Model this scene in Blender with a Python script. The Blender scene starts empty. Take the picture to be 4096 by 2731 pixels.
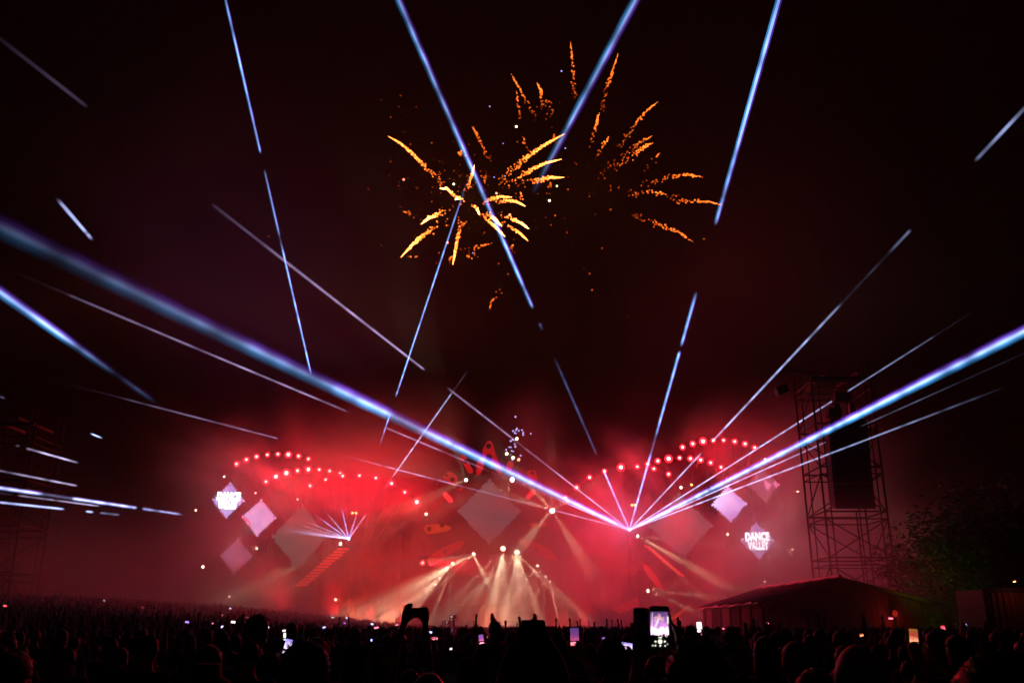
import bpy, bmesh, math, random
import numpy as np
from mathutils import Vector, Matrix, Quaternion, noise as mnoise

random.seed(7)
rng = np.random.default_rng(7)
SC = bpy.context.scene
COL = SC.collection

# ------------------------------------------------------------------ camera
F_PX = 3550.0                 # focal length in pixels of the 4096 px wide frame
CAM_H = 1.82
PITCH = math.radians(17.7)
cam_data = bpy.data.cameras.new('camera')
cam_data.sensor_width = 36.0
cam_data.lens = 36.0 * F_PX / 4096.0
cam_data.clip_start = 0.05
cam_data.clip_end = 2000.0
cam_data.dof.use_dof = True
cam_data.dof.focus_distance = 12.0
cam_data.dof.aperture_fstop = 4.0
cam = bpy.data.objects.new('camera', cam_data)
COL.objects.link(cam)
cam.location = (0, 0, CAM_H)
cam.rotation_euler = (math.pi / 2 + PITCH, 0, 0)
SC.camera = cam

# ------------------------------------------------------------------ night sky
world = bpy.data.worlds.new('World')
SC.world = world
world.use_nodes = True
wn = world.node_tree
sky = wn.nodes.new('ShaderNodeTexSky')
sky.sky_type = 'NISHITA'
sky.sun_disc = False
sky.sun_elevation = math.radians(-4.0)
sky.sun_rotation = math.radians(160)
wn.nodes['Background'].inputs['Strength'].default_value = 0.008
wn.links.new(sky.outputs['Color'], wn.nodes['Background'].inputs['Color'])

# ------------------------------------------------------------------ exposure and render settings
SC.view_settings.view_transform = 'Standard'
SC.view_settings.look = 'None'
SC.view_settings.exposure = 0.0
SC.view_settings.gamma = 1.0
SC.view_settings.use_curve_mapping = False
cy = SC.cycles
cy.max_bounces = 4
cy.diffuse_bounces = 1
cy.glossy_bounces = 1
cy.transmission_bounces = 2
cy.volume_bounces = 0
cy.transparent_max_bounces = 96
cy.use_adaptive_sampling = True
cy.adaptive_threshold = 0.04
cy.use_denoising = True
cy.volume_step_rate = 1.0
cy.volume_max_steps = 96
cy.sample_clamp_direct = 0
cy.sample_clamp_indirect = 4
cy.caustics_reflective = False
cy.caustics_refractive = False

# ------------------------------------------------------------------ pixel -> place helpers
CF = Vector((0, math.cos(PITCH), math.sin(PITCH)))
CU = Vector((0, -math.sin(PITCH), math.cos(PITCH)))
CR = Vector((1, 0, 0))

def ray(px, py):
    return CF + CR * ((px - 2048.0) / F_PX) - CU * ((py - 1365.5) / F_PX)

def at(px, py, Y):
    """the point of the plane y = Y seen at photo pixel (px, py)"""
    r = ray(px, py)
    return Vector((0, 0, CAM_H)) + r * (Y / r.y)

def at_depth(px, py, d):
    return Vector((0, 0, CAM_H)) + ray(px, py) * d

def axial(p):
    return (Vector(p) - Vector((0, 0, CAM_H))).dot(CF)

def smooth(t):
    t = max(0.0, min(1.0, t))
    return t * t * (3 - 2 * t)

def ground_h(x, y):
    return 2.15 * smooth((-x - 4) / 30.0) * smooth((y - 12) / 52.0)

HAZE_DENSITY = 0.00035
HIGH_SMOKE = 0.006
GROUND_FOG = 0.028
SMOKE_DENSITY = 0.085
RED_LAMP = 900.0
GREEN_LIGHT = 300.0
FIRE_LIGHT = 3000.0
SCREEN_LIGHT = 110.0
WHITE_SPOT = 58000.0
RED_FLOOD = 8200.0
# ------------------------------------------------------------------ object helpers
def tag(o, label=None, cat=None, group=None, kind=None):
    if label: o['label'] = label
    if cat: o['category'] = cat
    if group: o['group'] = group
    if kind: o['kind'] = kind
    return o

def empty(name, loc=(0, 0, 0), parent=None):
    o = bpy.data.objects.new(name, None)
    COL.objects.link(o)
    o.empty_display_size = 0.3
    o.location = loc
    if parent: o.parent = parent
    return o

def put(name, mesh, mat=None, parent=None, loc=(0, 0, 0)):
    o = bpy.data.objects.new(name, mesh)
    COL.objects.link(o)
    o.location = loc
    if parent: o.parent = parent
    if mat is not None and not mesh.materials:
        mesh.materials.append(mat)
    return o

def copy_tree(o, parent=None):
    c = o.copy()
    COL.objects.link(c)
    c.parent = parent
    for ch in o.children:
        copy_tree(ch, c)
    return c

class MB:
    """collects shapes and links them as one mesh"""
    def __init__(s):
        s.v = []; s.f = []
    def add(s, vs, fs):
        n = len(s.v)
        s.v += [tuple(p) for p in vs]
        s.f += [tuple(i + n for i in f) for f in fs]
        return s
    def box(s, c, size, rot=None):
        hx, hy, hz = size[0] / 2, size[1] / 2, size[2] / 2
        vs = [Vector((x, y, z)) for x in (-hx, hx) for y in (-hy, hy) for z in (-hz, hz)]
        if rot is not None:
            vs = [rot @ p for p in vs]
        c = Vector(c)
        return s.add([p + c for p in vs], [(0, 1, 3, 2), (4, 6, 7, 5), (0, 4, 5, 1), (2, 3, 7, 6), (0, 2, 6, 4), (1, 5, 7, 3)])
    def tube(s, a, b, ra, rb=None, n=8, cap=True):
        a = Vector(a); b = Vector(b); rb = ra if rb is None else rb
        d = (b - a).normalized()
        x = d.orthogonal().normalized(); y = d.cross(x)
        vs = []
        for p, r in ((a, ra), (b, rb)):
            for i in range(n):
                t = 2 * math.pi * i / n
                vs.append(p + (x * math.cos(t) + y * math.sin(t)) * r)
        fs = [(i, (i + 1) % n, n + (i + 1) % n, n + i) for i in range(n)]
        if cap:
            fs += [tuple(range(n - 1, -1, -1)), tuple(range(n, 2 * n))]
        return s.add(vs, fs)
    def path(s, pts, rs, n=6):
        pts = [Vector(p) for p in pts]
        vs = []; fs = []
        for k, p in enumerate(pts):
            d = (pts[min(k + 1, len(pts) - 1)] - pts[max(k - 1, 0)]).normalized()
            x = d.cross(Vector((0.31, 0.77, 0.55))).normalized(); y = d.cross(x)
            for i in range(n):
                t = 2 * math.pi * i / n
                vs.append(p + (x * math.cos(t) + y * math.sin(t)) * rs[k])
        for k in range(len(pts) - 1):
            for i in range(n):
                fs.append((k * n + i, k * n + (i + 1) % n, (k + 1) * n + (i + 1) % n, (k + 1) * n + i))
        fs += [tuple(range(n - 1, -1, -1)), tuple(range((len(pts) - 1) * n, len(pts) * n))]
        return s.add(vs, fs)
    def prism(s, poly, depth, off=Vector((0, 0, 0))):
        """poly: points in the XZ plane (as 3D points), pushed back along +Y by depth"""
        n = len(poly)
        fr = [Vector(p) + off for p in poly]
        bk = [p + Vector((0, depth, 0)) for p in fr]
        fs = [tuple(range(n)), tuple(range(2 * n - 1, n - 1, -1))]
        fs += [(i, i + n, (i + 1) % n + n, (i + 1) % n) for i in range(n)]
        return s.add(fr + bk, fs)
    def disc(s, c, r, axis=Vector((0, -1, 0)), n=16, dome=0.0):
        axis = Vector(axis).normalized()
        x = axis.orthogonal().normalized(); y = axis.cross(x); c = Vector(c)
        vs = [c + axis * dome]
        vs += [c + (x * math.cos(2 * math.pi * i / n) + y * math.sin(2 * math.pi * i / n)) * r for i in range(n)]
        return s.add(vs, [(0, 1 + i, 1 + (i + 1) % n) for i in range(n)])
    def ball(s, c, r, seg=8, rings=5, sq=(1, 1, 1)):
        c = Vector(c); vs = [c + Vector((0, 0, r * sq[2]))]
        for k in range(1, rings):
            ph = math.pi * k / rings
            for i in range(seg):
                t = 2 * math.pi * i / seg
                vs.append(c + Vector((math.sin(ph) * math.cos(t) * r * sq[0], math.sin(ph) * math.sin(t) * r * sq[1], math.cos(ph) * r * sq[2])))
        vs.append(c - Vector((0, 0, r * sq[2])))
        fs = [(0, 1 + i, 1 + (i + 1) % seg) for i in range(seg)]
        for k in range(rings - 2):
            for i in range(seg):
                a = 1 + k * seg
                fs.append((a + i, a + seg + i, a + seg + (i + 1) % seg, a + (i + 1) % seg))
        L = len(vs) - 1; a = 1 + (rings - 2) * seg
        fs += [(L, a + (i + 1) % seg, a + i) for i in range(seg)]
        return s.add(vs, fs)
    def mesh(s, name, smooth_shade=False):
        m = bpy.data.meshes.new(name)
        m.from_pydata([tuple(p) for p in s.v], [], s.f)
        m.validate(clean_customdata=False)
        if smooth_shade:
            m.polygons.foreach_set('use_smooth', [True] * len(m.polygons))
        m.update()
        return m
    def build(s, name, mat, parent=None, loc=(0, 0, 0), smooth_shade=False):
        return put(name, s.mesh(name, smooth_shade), mat, parent, loc)

# ------------------------------------------------------------------ materials
def new_mat(name):
    m = bpy.data.materials.new(name)
    m.use_nodes = True
    return m, m.node_tree.nodes, m.node_tree.links

def surf(name, col, rough=0.6, metal=0.0, var=0.25, scale=6.0, bump=0.15, emit=None, estr=0.0):
    m, n, l = new_mat(name)
    b = n['Principled BSDF']
    tc = n.new('ShaderNodeTexCoord')
    nz = n.new('ShaderNodeTexNoise'); nz.inputs['Scale'].default_value = scale; nz.inputs['Detail'].default_value = 3
    l.new(tc.outputs['Object'], nz.inputs['Vector'])
    mx = n.new('ShaderNodeMix'); mx.data_type = 'RGBA'
    mx.inputs['A'].default_value = (*[c * (1 - var) for c in col], 1)
    mx.inputs['B'].default_value = (*[min(1, c * (1 + var)) for c in col], 1)
    l.new(nz.outputs['Fac'], mx.inputs['Factor'])
    l.new(mx.outputs['Result'], b.inputs['Base Color'])
    b.inputs['Roughness'].default_value = rough
    b.inputs['Metallic'].default_value = metal
    if bump:
        bp = n.new('ShaderNodeBump'); bp.inputs['Strength'].default_value = bump; bp.inputs['Distance'].default_value = 0.02
        l.new(nz.outputs['Fac'], bp.inputs['Height'])
        l.new(bp.outputs['Normal'], b.inputs['Normal'])
    if emit:
        b.inputs['Emission Color'].default_value = (*emit, 1)
        b.inputs['Emission Strength'].default_value = estr
        m.cycles.emission_sampling = 'NONE'
    return m

def glow(name, col, strength, sampling='NONE'):
    """a lit lens, screen or spark"""
    m, n, l = new_mat(name)
    n.remove(n['Principled BSDF'])
    e = n.new('ShaderNodeEmission')
    e.inputs['Color'].default_value = (*col, 1)
    e.inputs['Strength'].default_value = strength
    l.new(e.outputs[0], n['Material Output'].inputs['Surface'])
    m.cycles.emission_sampling = sampling
    return m

def glow_attr(name, see=False, strength=1.0):
    """emission read from the mesh's own colour attribute 'light' (spark heat, beam brightness)"""
    m, n, l = new_mat(name)
    n.remove(n['Principled BSDF'])
    a = n.new('ShaderNodeAttribute'); a.attribute_name = 'light'
    e = n.new('ShaderNodeEmission'); e.inputs['Strength'].default_value = strength
    l.new(a.outputs['Color'], e.inputs['Color'])
    if see:
        t = n.new('ShaderNodeBsdfTransparent')
        ad = n.new('ShaderNodeAddShader')
        l.new(e.outputs[0], ad.inputs[0]); l.new(t.outputs[0], ad.inputs[1])
        l.new(ad.outputs[0], n['Material Output'].inputs['Surface'])
    else:
        l.new(e.outputs[0], n['Material Output'].inputs['Surface'])
    m.cycles.emission_sampling = 'NONE'
    return m

M = {
    'black_metal': surf('black_metal', (0.03, 0.03, 0.032), 0.45, 0.6),
    'truss': surf('truss', (0.35, 0.35, 0.36), 0.4, 0.8),
    'black_paint': surf('black_paint', (0.02, 0.02, 0.022), 0.7),
    'scenery': surf('scenery', (0.10, 0.07, 0.06), 0.8, bump=0.4, scale=1.5),
    'deck': surf('deck', (0.05, 0.045, 0.04), 0.8),
    'red_lens': glow('red_lens', (1.0, 0.04, 0.045), 3.5),
    'bright_core': glow('bright_core', (1.0, 0.72, 0.62), 4.0),
    'halo_red': glow('halo_red', (1.0, 0.02, 0.04), 2.2),  # emissive red that imitates the halo round a red lamp
    'red_lens_bright': glow('red_lens_bright', (1.0, 0.05, 0.055), 5.0),
    'white_lens': glow('white_lens', (1.0, 0.86, 0.62), 7.0),
    'dim_white_lens': glow('dim_white_lens', (1.0, 0.85, 0.6), 5.0),
    'laser_lens': glow('laser_lens', (0.85, 0.8, 1.0), 8.0),
    'orange_lens': glow('orange_lens', (1.0, 0.35, 0.08), 12.0),
}

def light(name, kind, loc, power, col, parent=None, aim=None, angle=40, blend=0.6, radius=0.2, size=1.0):
    d = bpy.data.lights.new(name, kind)
    d.energy = power
    d.color = col
    if kind in ('POINT', 'SPOT'):
        d.shadow_soft_size = radius
    if kind == 'SPOT':
        d.spot_size = math.radians(angle)
        d.spot_blend = blend
    if kind == 'AREA':
        d.shape = 'RECTANGLE' if isinstance(size, tuple) else 'SQUARE'
        if isinstance(size, tuple):
            d.size, d.size_y = size
        else:
            d.size = size
    o = bpy.data.objects.new(name, d)
    COL.objects.link(o)
    o.location = loc
    if aim is not None:
        o.rotation_mode = 'QUATERNION'
        o.rotation_quaternion = Vector(aim).to_track_quat('-Z', 'Y')
    if parent: o.parent = parent
    return o
# ------------------------------------------------------------------ the ground: flat meadow with a bank rising on one flank
gx = sorted(set([-250, -180, -120, -90, -75, -60] + list(range(-52, 8, 2)) + [12, 20, 35, 60, 90, 130, 190, 250]))
gy = sorted(set([-50, -30, -10, 0] + list(range(4, 100, 4)) + [110, 130, 160, 200, 260, 320]))
verts = []
for yy in gy:
    for xx in gx:
        verts.append((xx, yy, ground_h(xx, yy) + 0.05 * mnoise.noise(Vector((xx * .3, yy * .3, 0)))))
nx = len(gx)
faces = [(j * nx + i, j * nx + i + 1, (j + 1) * nx + i + 1, (j + 1) * nx + i) for j in range(len(gy) - 1) for i in range(nx - 1)]
gm = bpy.data.meshes.new('ground'); gm.from_pydata(verts, [], faces)
gm.polygons.foreach_set('use_smooth', [True] * len(gm.polygons))
ground = put('ground', gm, surf('trampled_meadow', (0.05, 0.06, 0.025), 0.95, var=0.5, scale=0.8, bump=0.5))
tag(ground, kind='structure')

# ------------------------------------------------------------------ the air: an even haze over the whole field
hz = MB().box((0, 135, 60), (520, 400, 126))
m, n, l = new_mat('haze_air')
n.remove(n['Principled BSDF'])
pv = n.new('ShaderNodeVolumePrincipled')
pv.inputs['Color'].default_value = (0.95, 0.93, 0.95, 1)
pv.inputs['Density'].default_value = HAZE_DENSITY
pv.inputs['Anisotropy'].default_value = 0.25
l.new(pv.outputs[0], n['Material Output'].inputs['Volume'])
haze = hz.build('haze', m)
tag(haze, kind='stuff')

# ------------------------------------------------------------------ theatrical smoke drifting round the stage
sm = MB().box((0, 99, 15.2), (160, 38, 30.0))
m, n, l = new_mat('stage_smoke')
n.remove(n['Principled BSDF'])
tc = n.new('ShaderNodeTexCoord')
mp = n.new('ShaderNodeMapping'); mp.inputs['Scale'].default_value = (0.07, 0.024, 0.085)
mp.inputs['Location'].default_value = (3.1, 0.4, 1.7)
l.new(tc.outputs['Object'], mp.inputs['Vector'])
nz = n.new('ShaderNodeTexNoise'); nz.inputs['Scale'].default_value = 1.0; nz.inputs['Detail'].default_value = 4; nz.inputs['Roughness'].default_value = 0.6
nz.inputs['Distortion'].default_value = 0.5
l.new(mp.outputs[0], nz.inputs['Vector'])
rp = n.new('ShaderNodeMapRange'); rp.inputs['From Min'].default_value = 0.46; rp.inputs['From Max'].default_value = 0.63
rp.inputs['To Min'].default_value = 0.04; rp.inputs['To Max'].default_value = 1.0
l.new(nz.outputs['Fac'], rp.inputs['Value'])
sep = n.new('ShaderNodeSeparateXYZ'); l.new(tc.outputs['Object'], sep.inputs[0])
def ramp(sock, a, b, lo, hi):
    r = n.new('ShaderNodeMapRange'); r.interpolation_type = 'SMOOTHSTEP'
    r.inputs['From Min'].default_value = a; r.inputs['From Max'].default_value = b
    r.inputs['To Min'].default_value = lo; r.inputs['To Max'].default_value = hi
    l.new(sock, r.inputs['Value']); return r.outputs[0]
def mul(a, b):
    r = n.new('ShaderNodeMath'); r.operation = 'MULTIPLY'
    l.new(a, r.inputs[0])
    if isinstance(b, float): r.inputs[1].default_value = b
    else: l.new(b, r.inputs[1])
    return r.outputs[0]
zf = ramp(sep.outputs['Z'], 11.0, 28.0, 1.0, 0.0)
xf = mul(ramp(sep.outputs['X'], 28.0, 56.0, 1.0, 0.0), ramp(sep.outputs['X'], -44.0, -20.0, 0.2, 1.0))
xw = mul(ramp(sep.outputs['X'], 36.0, 66.0, 1.0, 0.0), ramp(sep.outputs['X'], -78.0, -40.0, 0.0, 1.0))
yf = mul(ramp(sep.outputs['Y'], 81.0, 97.0, 0.0, 1.0), ramp(sep.outputs['Y'], 108.0, 117.0, 1.0, 0.1))
# smoke pouring out of the stage portal
po = n.new('ShaderNodeMath'); po.operation = 'ADD'; po.inputs[1].default_value = 2.2; l.new(sep.outputs['X'], po.inputs[0])
pa_ = n.new('ShaderNodeMath'); pa_.operation = 'ABSOLUTE'; l.new(po.outputs[0], pa_.inputs[0])
pour = mul(mul(ramp(pa_.outputs[0], 4.0, 15.0, 1.0, 0.0), ramp(sep.outputs['Z'], 7.0, 13.5, 1.0, 0.0)), 0.5)
pm = n.new('ShaderNodeMath'); pm.operation = 'MAXIMUM'; l.new(rp.outputs[0], pm.inputs[0]); l.new(pour, pm.inputs[1])
dens = mul(mul(mul(pm.outputs[0], zf), mul(mul(xf, xw), yf)), SMOKE_DENSITY)
pv = n.new('ShaderNodeVolumePrincipled')
pv.inputs['Color'].default_value = (0.95, 0.93, 0.93, 1)
pv.inputs['Anisotropy'].default_value = 0.2
l.new(dens, pv.inputs['Density'])
l.new(pv.outputs[0], n['Material Output'].inputs['Volume'])
smoke = sm.build('smoke', m)
tag(smoke, kind='stuff')

# ------------------------------------------------------------------ low fog lying over the crowd before the stage
sm = MB().box((-6, 57.5, 5.4), (140, 44, 10.2))
m, n, l = new_mat('low_fog')
n.remove(n['Principled BSDF'])
tc = n.new('ShaderNodeTexCoord')
sep = n.new('ShaderNodeSeparateXYZ'); l.new(tc.outputs['Object'], sep.inputs[0])
xw = mul(ramp(sep.outputs['X'], 20.0, 60.0, 1.0, 0.0), ramp(sep.outputs['X'], -74.0, -50.0, 0.0, 1.0))
yw = mul(ramp(sep.outputs['Y'], 36.0, 52.0, 0.0, 1.0), ramp(sep.outputs['Y'], 68.0, 79.0, 1.0, 0.0))
low = mul(mul(ramp(sep.outputs['Z'], 2.5, 10.0, 1.0, 0.0), yw), mul(xw, GROUND_FOG))
pv = n.new('ShaderNodeVolumePrincipled'); pv.inputs['Color'].default_value = (0.95, 0.93, 0.93, 1)
pv.inputs['Anisotropy'].default_value = 0.5
l.new(low, pv.inputs['Density']); l.new(pv.outputs[0], n['Material Output'].inputs['Volume'])
fog = sm.build('fog', m)
tag(fog, kind='stuff')

# ------------------------------------------------------------------ thin smoke that has drifted up over the stage
sm = MB().box((-6, 108, 58.6), (168, 50, 56.0))
m, n, l = new_mat('drifting_smoke')
n.remove(n['Principled BSDF'])
tc = n.new('ShaderNodeTexCoord')
sep = n.new('ShaderNodeSeparateXYZ'); l.new(tc.outputs['Object'], sep.inputs[0])
mp = n.new('ShaderNodeMapping'); mp.inputs['Scale'].default_value = (0.024, 0.03, 0.03); mp.inputs['Location'].default_value = (0.35, 0.2, 0.9)
l.new(tc.outputs['Object'], mp.inputs['Vector'])
nz = n.new('ShaderNodeTexNoise'); nz.inputs['Scale'].default_value = 1.0; nz.inputs['Detail'].default_value = 2; nz.inputs['Distortion'].default_value = 0.8
l.new(mp.outputs[0], nz.inputs['Vector'])
rp = n.new('ShaderNodeMapRange'); rp.inputs['From Min'].default_value = 0.42; rp.inputs['From Max'].default_value = 0.62
rp.inputs['To Min'].default_value = 0.08; rp.inputs['To Max'].default_value = 1.0
l.new(nz.outputs['Fac'], rp.inputs['Value'])
zf = mul(ramp(sep.outputs['Z'], 40.0, 85.0, 1.0, 0.0), ramp(sep.outputs['Z'], 30.7, 40.0, 0.2, 1.0))
xw = mul(ramp(sep.outputs['X'], 30.0, 76.0, 1.0, 0.0), ramp(sep.outputs['X'], -88.0, -50.0, 0.0, 1.0))
yw = mul(ramp(sep.outputs['Y'], 84.0, 96.0, 0.0, 1.0), ramp(sep.outputs['Y'], 120.0, 132.0, 1.0, 0.0))
# a gap in the drift above the middle of the stage
gp = n.new('ShaderNodeMath'); gp.operation = 'SUBTRACT'; gp.inputs[1].default_value = 5.0; l.new(sep.outputs['X'], gp.inputs[0])
ga = n.new('ShaderNodeMath'); ga.operation = 'ABSOLUTE'; l.new(gp.outputs[0], ga.inputs[0])
gap = ramp(ga.outputs[0], 2.0, 16.0, 0.15, 1.0)
pv = n.new('ShaderNodeVolumePrincipled')
pv.inputs['Color'].default_value = (0.95, 0.92, 0.95, 1)
pv.inputs['Anisotropy'].default_value = 0.0
l.new(mul(mul(mul(rp.outputs[0], zf), mul(xw, yw)), mul(gap, HIGH_SMOKE)), pv.inputs['Density'])
l.new(pv.outputs[0], n['Material Output'].inputs['Volume'])
drift = sm.build('smoke', m)
tag(drift, kind='stuff')
# ------------------------------------------------------------------ stage lamps
YS = 108.0           # the plane of the stage front

def can_mesh(r, length):
    b = MB()
    # a flared lamp can, a rim ring, and cooling fins, its mouth towards -Y
    ring = [(0.62 * r, length), (0.80 * r, length * 0.75), (1.0 * r, length * 0.25), (1.12 * r, 0.04), (1.12 * r, 0.0), (1.02 * r, 0.0)]
    n_ = 16; vs = []; fs = []
    for rr, yy in ring:
        for i in range(n_):
            t = 2 * math.pi * i / n_
            vs.append((rr * math.cos(t), yy, rr * math.sin(t)))
    for k in range(len(ring) - 1):
        for i in range(n_):
            fs.append((k * n_ + i, k * n_ + (i + 1) % n_, (k + 1) * n_ + (i + 1) % n_, (k + 1) * n_ + i))
    fs.append(tuple(range(n_)))
    b.add(vs, fs)
    return b
def yoke_mesh(r, length):
    b = MB()
    b.box((-1.22 * r, length * 0.4, 0.35 * r), (0.08 * r, 0.3 * r, 1.9 * r))
    b.box((1.22 * r, length * 0.4, 0.35 * r), (0.08 * r, 0.3 * r, 1.9 * r))
    b.box((0, length * 0.4, 1.32 * r), (2.52 * r, 0.3 * r, 0.1 * r))
    b.tube((0, length * 0.4, 1.35 * r), (0, length * 0.4, 1.75 * r), 0.14 * r)
    return b

LAMP = {}
for key, r, lens in (('red', 0.25, 'red_lens'), ('red_bright', 0.29, 'red_lens_bright'), ('white', 0.24, 'white_lens'), ('marker', 0.11, 'dim_white_lens'), ('indicator', 0.12, 'orange_lens')):
    LAMP[key] = (can_mesh(r, 2.0 * r).mesh('lamp_housing', True), yoke_mesh(r, 2.0 * r).mesh('lamp_yoke'),
                 MB().disc((0, -0.004, 0), r * 0.98, dome=0.12 * r).mesh('lamp_lens', True))
    LAMP[key][0].materials.append(M['black_metal']); LAMP[key][1].materials.append(M['black_metal']); LAMP[key][2].materials.append(M[lens])

RING = {}  # glowing ring round each red lamp, shaped to imitate its halo
FIL = {}  # white disc for the overbright middle of each red lamp
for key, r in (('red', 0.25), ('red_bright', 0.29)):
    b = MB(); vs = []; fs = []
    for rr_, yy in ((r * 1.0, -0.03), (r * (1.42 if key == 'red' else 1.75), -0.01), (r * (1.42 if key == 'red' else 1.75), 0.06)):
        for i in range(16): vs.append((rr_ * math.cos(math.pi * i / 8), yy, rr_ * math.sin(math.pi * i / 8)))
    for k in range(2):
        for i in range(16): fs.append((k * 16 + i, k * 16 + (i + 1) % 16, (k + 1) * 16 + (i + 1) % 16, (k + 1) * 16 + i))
    FIL[key] = MB().disc((0, -0.05, 0), r * (0.55 if key == 'red' else 0.75), dome=0.02).mesh('bright_core'); FIL[key].materials.append(M['bright_core'])
    RING[key] = b.add(vs, fs).mesh('halo_ring', True); RING[key].materials.append(M['halo_red'])
def lamp(key, p, label, group, name='stage_lamp', aim=None):
    o = put(name, LAMP[key][0], loc=p)
    put('yoke', LAMP[key][1], parent=o)
    put('lens', LAMP[key][2], parent=o)
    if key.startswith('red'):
        put('halo_ring', RING[key], parent=o)
        put('bright_core', FIL[key], parent=o)
    tag(o, label, 'stage lamp', group)
    if aim is not None:
        o.rotation_mode = 'QUATERNION'
        o.rotation_quaternion = Vector(aim).to_track_quat('-Y', 'Z')
    return o

r1 = lambda x, y: (700 + x / 2.24, 1600 + y / 2.24)
r3 = lambda x, y: (2300 + x / 2.24, 1600 + y / 2.24)
ARCS = [
    ('outer arch over the lettered screen and plain diamonds', 0.0, (5,), [r1(*q) for q in ((551, 571), (640, 532), (732, 506), (828, 489), (922, 483), (1016, 487), (1107, 501), (1195, 526))]),
    ('middle arch above the small fan of laser beams', -1.5, (1, 2, 4), [r1(*q) for q in ((815, 730), (905, 684), (998, 653), (1098, 632), (1195, 620), (1293, 622), (1386, 634), (1481, 656))]),
    ('inner arch sloping from the small laser fan', -3.0, (7,), [r1(*q) for q in ((1211, 767), (1349, 711), (1503, 679), (1653, 675), (1800, 697), (1941, 746), (2059, 824), (2167, 912))]),
    ('outer arch towards the loudspeaker tower', 0.0, (2,), [r3(*q) for q in ((964, 421), (1055, 390), (1147, 368), (1239, 360), (1331, 360), (1431, 370), (1523, 391), (1609, 425))]),
    ('middle arch above the large fan of laser beams', -1.5, (2,), [r3(*q) for q in ((650, 573), (742, 544), (839, 524), (937, 517), (1034, 523), (1126, 535), (1215, 560), (1308, 600))]),
    ('inner arch sloping from the large laser fan', -3.0, (3,), [r3(*q) for q in ((838, 662), (706, 614), (558, 595), (411, 601), (265, 636), (130, 692), (15, 782), (-86, 872))]),
]
RED = (1.0, 0.005, 0.022)
pivots = [(1200, 2190), (1290, 2240), (1420, 2290), (2900, 2190), (2760, 2240), (2560, 2290)]
for (where, dy, bright, pts), pv_ in zip(ARCS, pivots):
    Y = YS + dy
    P3 = [at(x, y, Y) for x, y in pts]
    for i, p in enumerate(P3):
        big = i in bright
        o = lamp('red_bright' if big else 'red', p, f"glowing red round lamp on the {where}", f"red lamps on the {where}")
        o.scale = [random.uniform(0.88, 1.1)] * 3
        light('red_lamp_light', 'SPOT', (0, -0.35, 0), RED_LAMP * (2.4 if big else 1.0) * random.uniform(0.6, 1.4), RED, o, aim=(0, -1, -0.45), angle=165, blend=1.0, radius=0.3)
    # the arch itself: twin bent chords with struts, on thin ribs that fan down to a hub
    arch = empty('lighting_arch', at(pv_[0], pv_[1], Y + 0.9))
    base = Vector(arch.location)
    tag(arch, f"dark fan-ribbed {where}", 'truss arch')
    off = Vector((0, 0.55, 0.42))
    up = [p + off - base for p in P3]
    dn = [p + Vector((0, 0.95, 0.0)) - base for p in P3]
    MB().path(up, [0.05] * len(up)).build('chord', M['black_metal'], arch)
    MB().path(dn, [0.05] * len(dn)).build('chord', M['black_metal'], arch)
    for i in range(len(up)):
        MB().tube(up[i], dn[i], 0.03, n=5).build('strut', M['black_metal'], arch)
        if i + 1 < len(up):
            MB().tube(up[i], dn[i + 1], 0.025, n=5).build('strut', M['black_metal'], arch)
        MB().tube(dn[i], (0, 0, 0), 0.045, 0.03, n=5).build('rib', M['black_metal'], arch)
    MB().ball((0, 0, 0), 0.35).build('hub', M['black_metal'], arch, smooth_shade=True)
    gz = ground_h(base.x, base.y)
    MB().box((0, 0, (gz - base.z) / 2 - 0.1), (0.5, 0.5, base.z - gz + 0.2)).build('post', M['black_metal'], arch)

WARM = (1.0, 0.78, 0.48)
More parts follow.
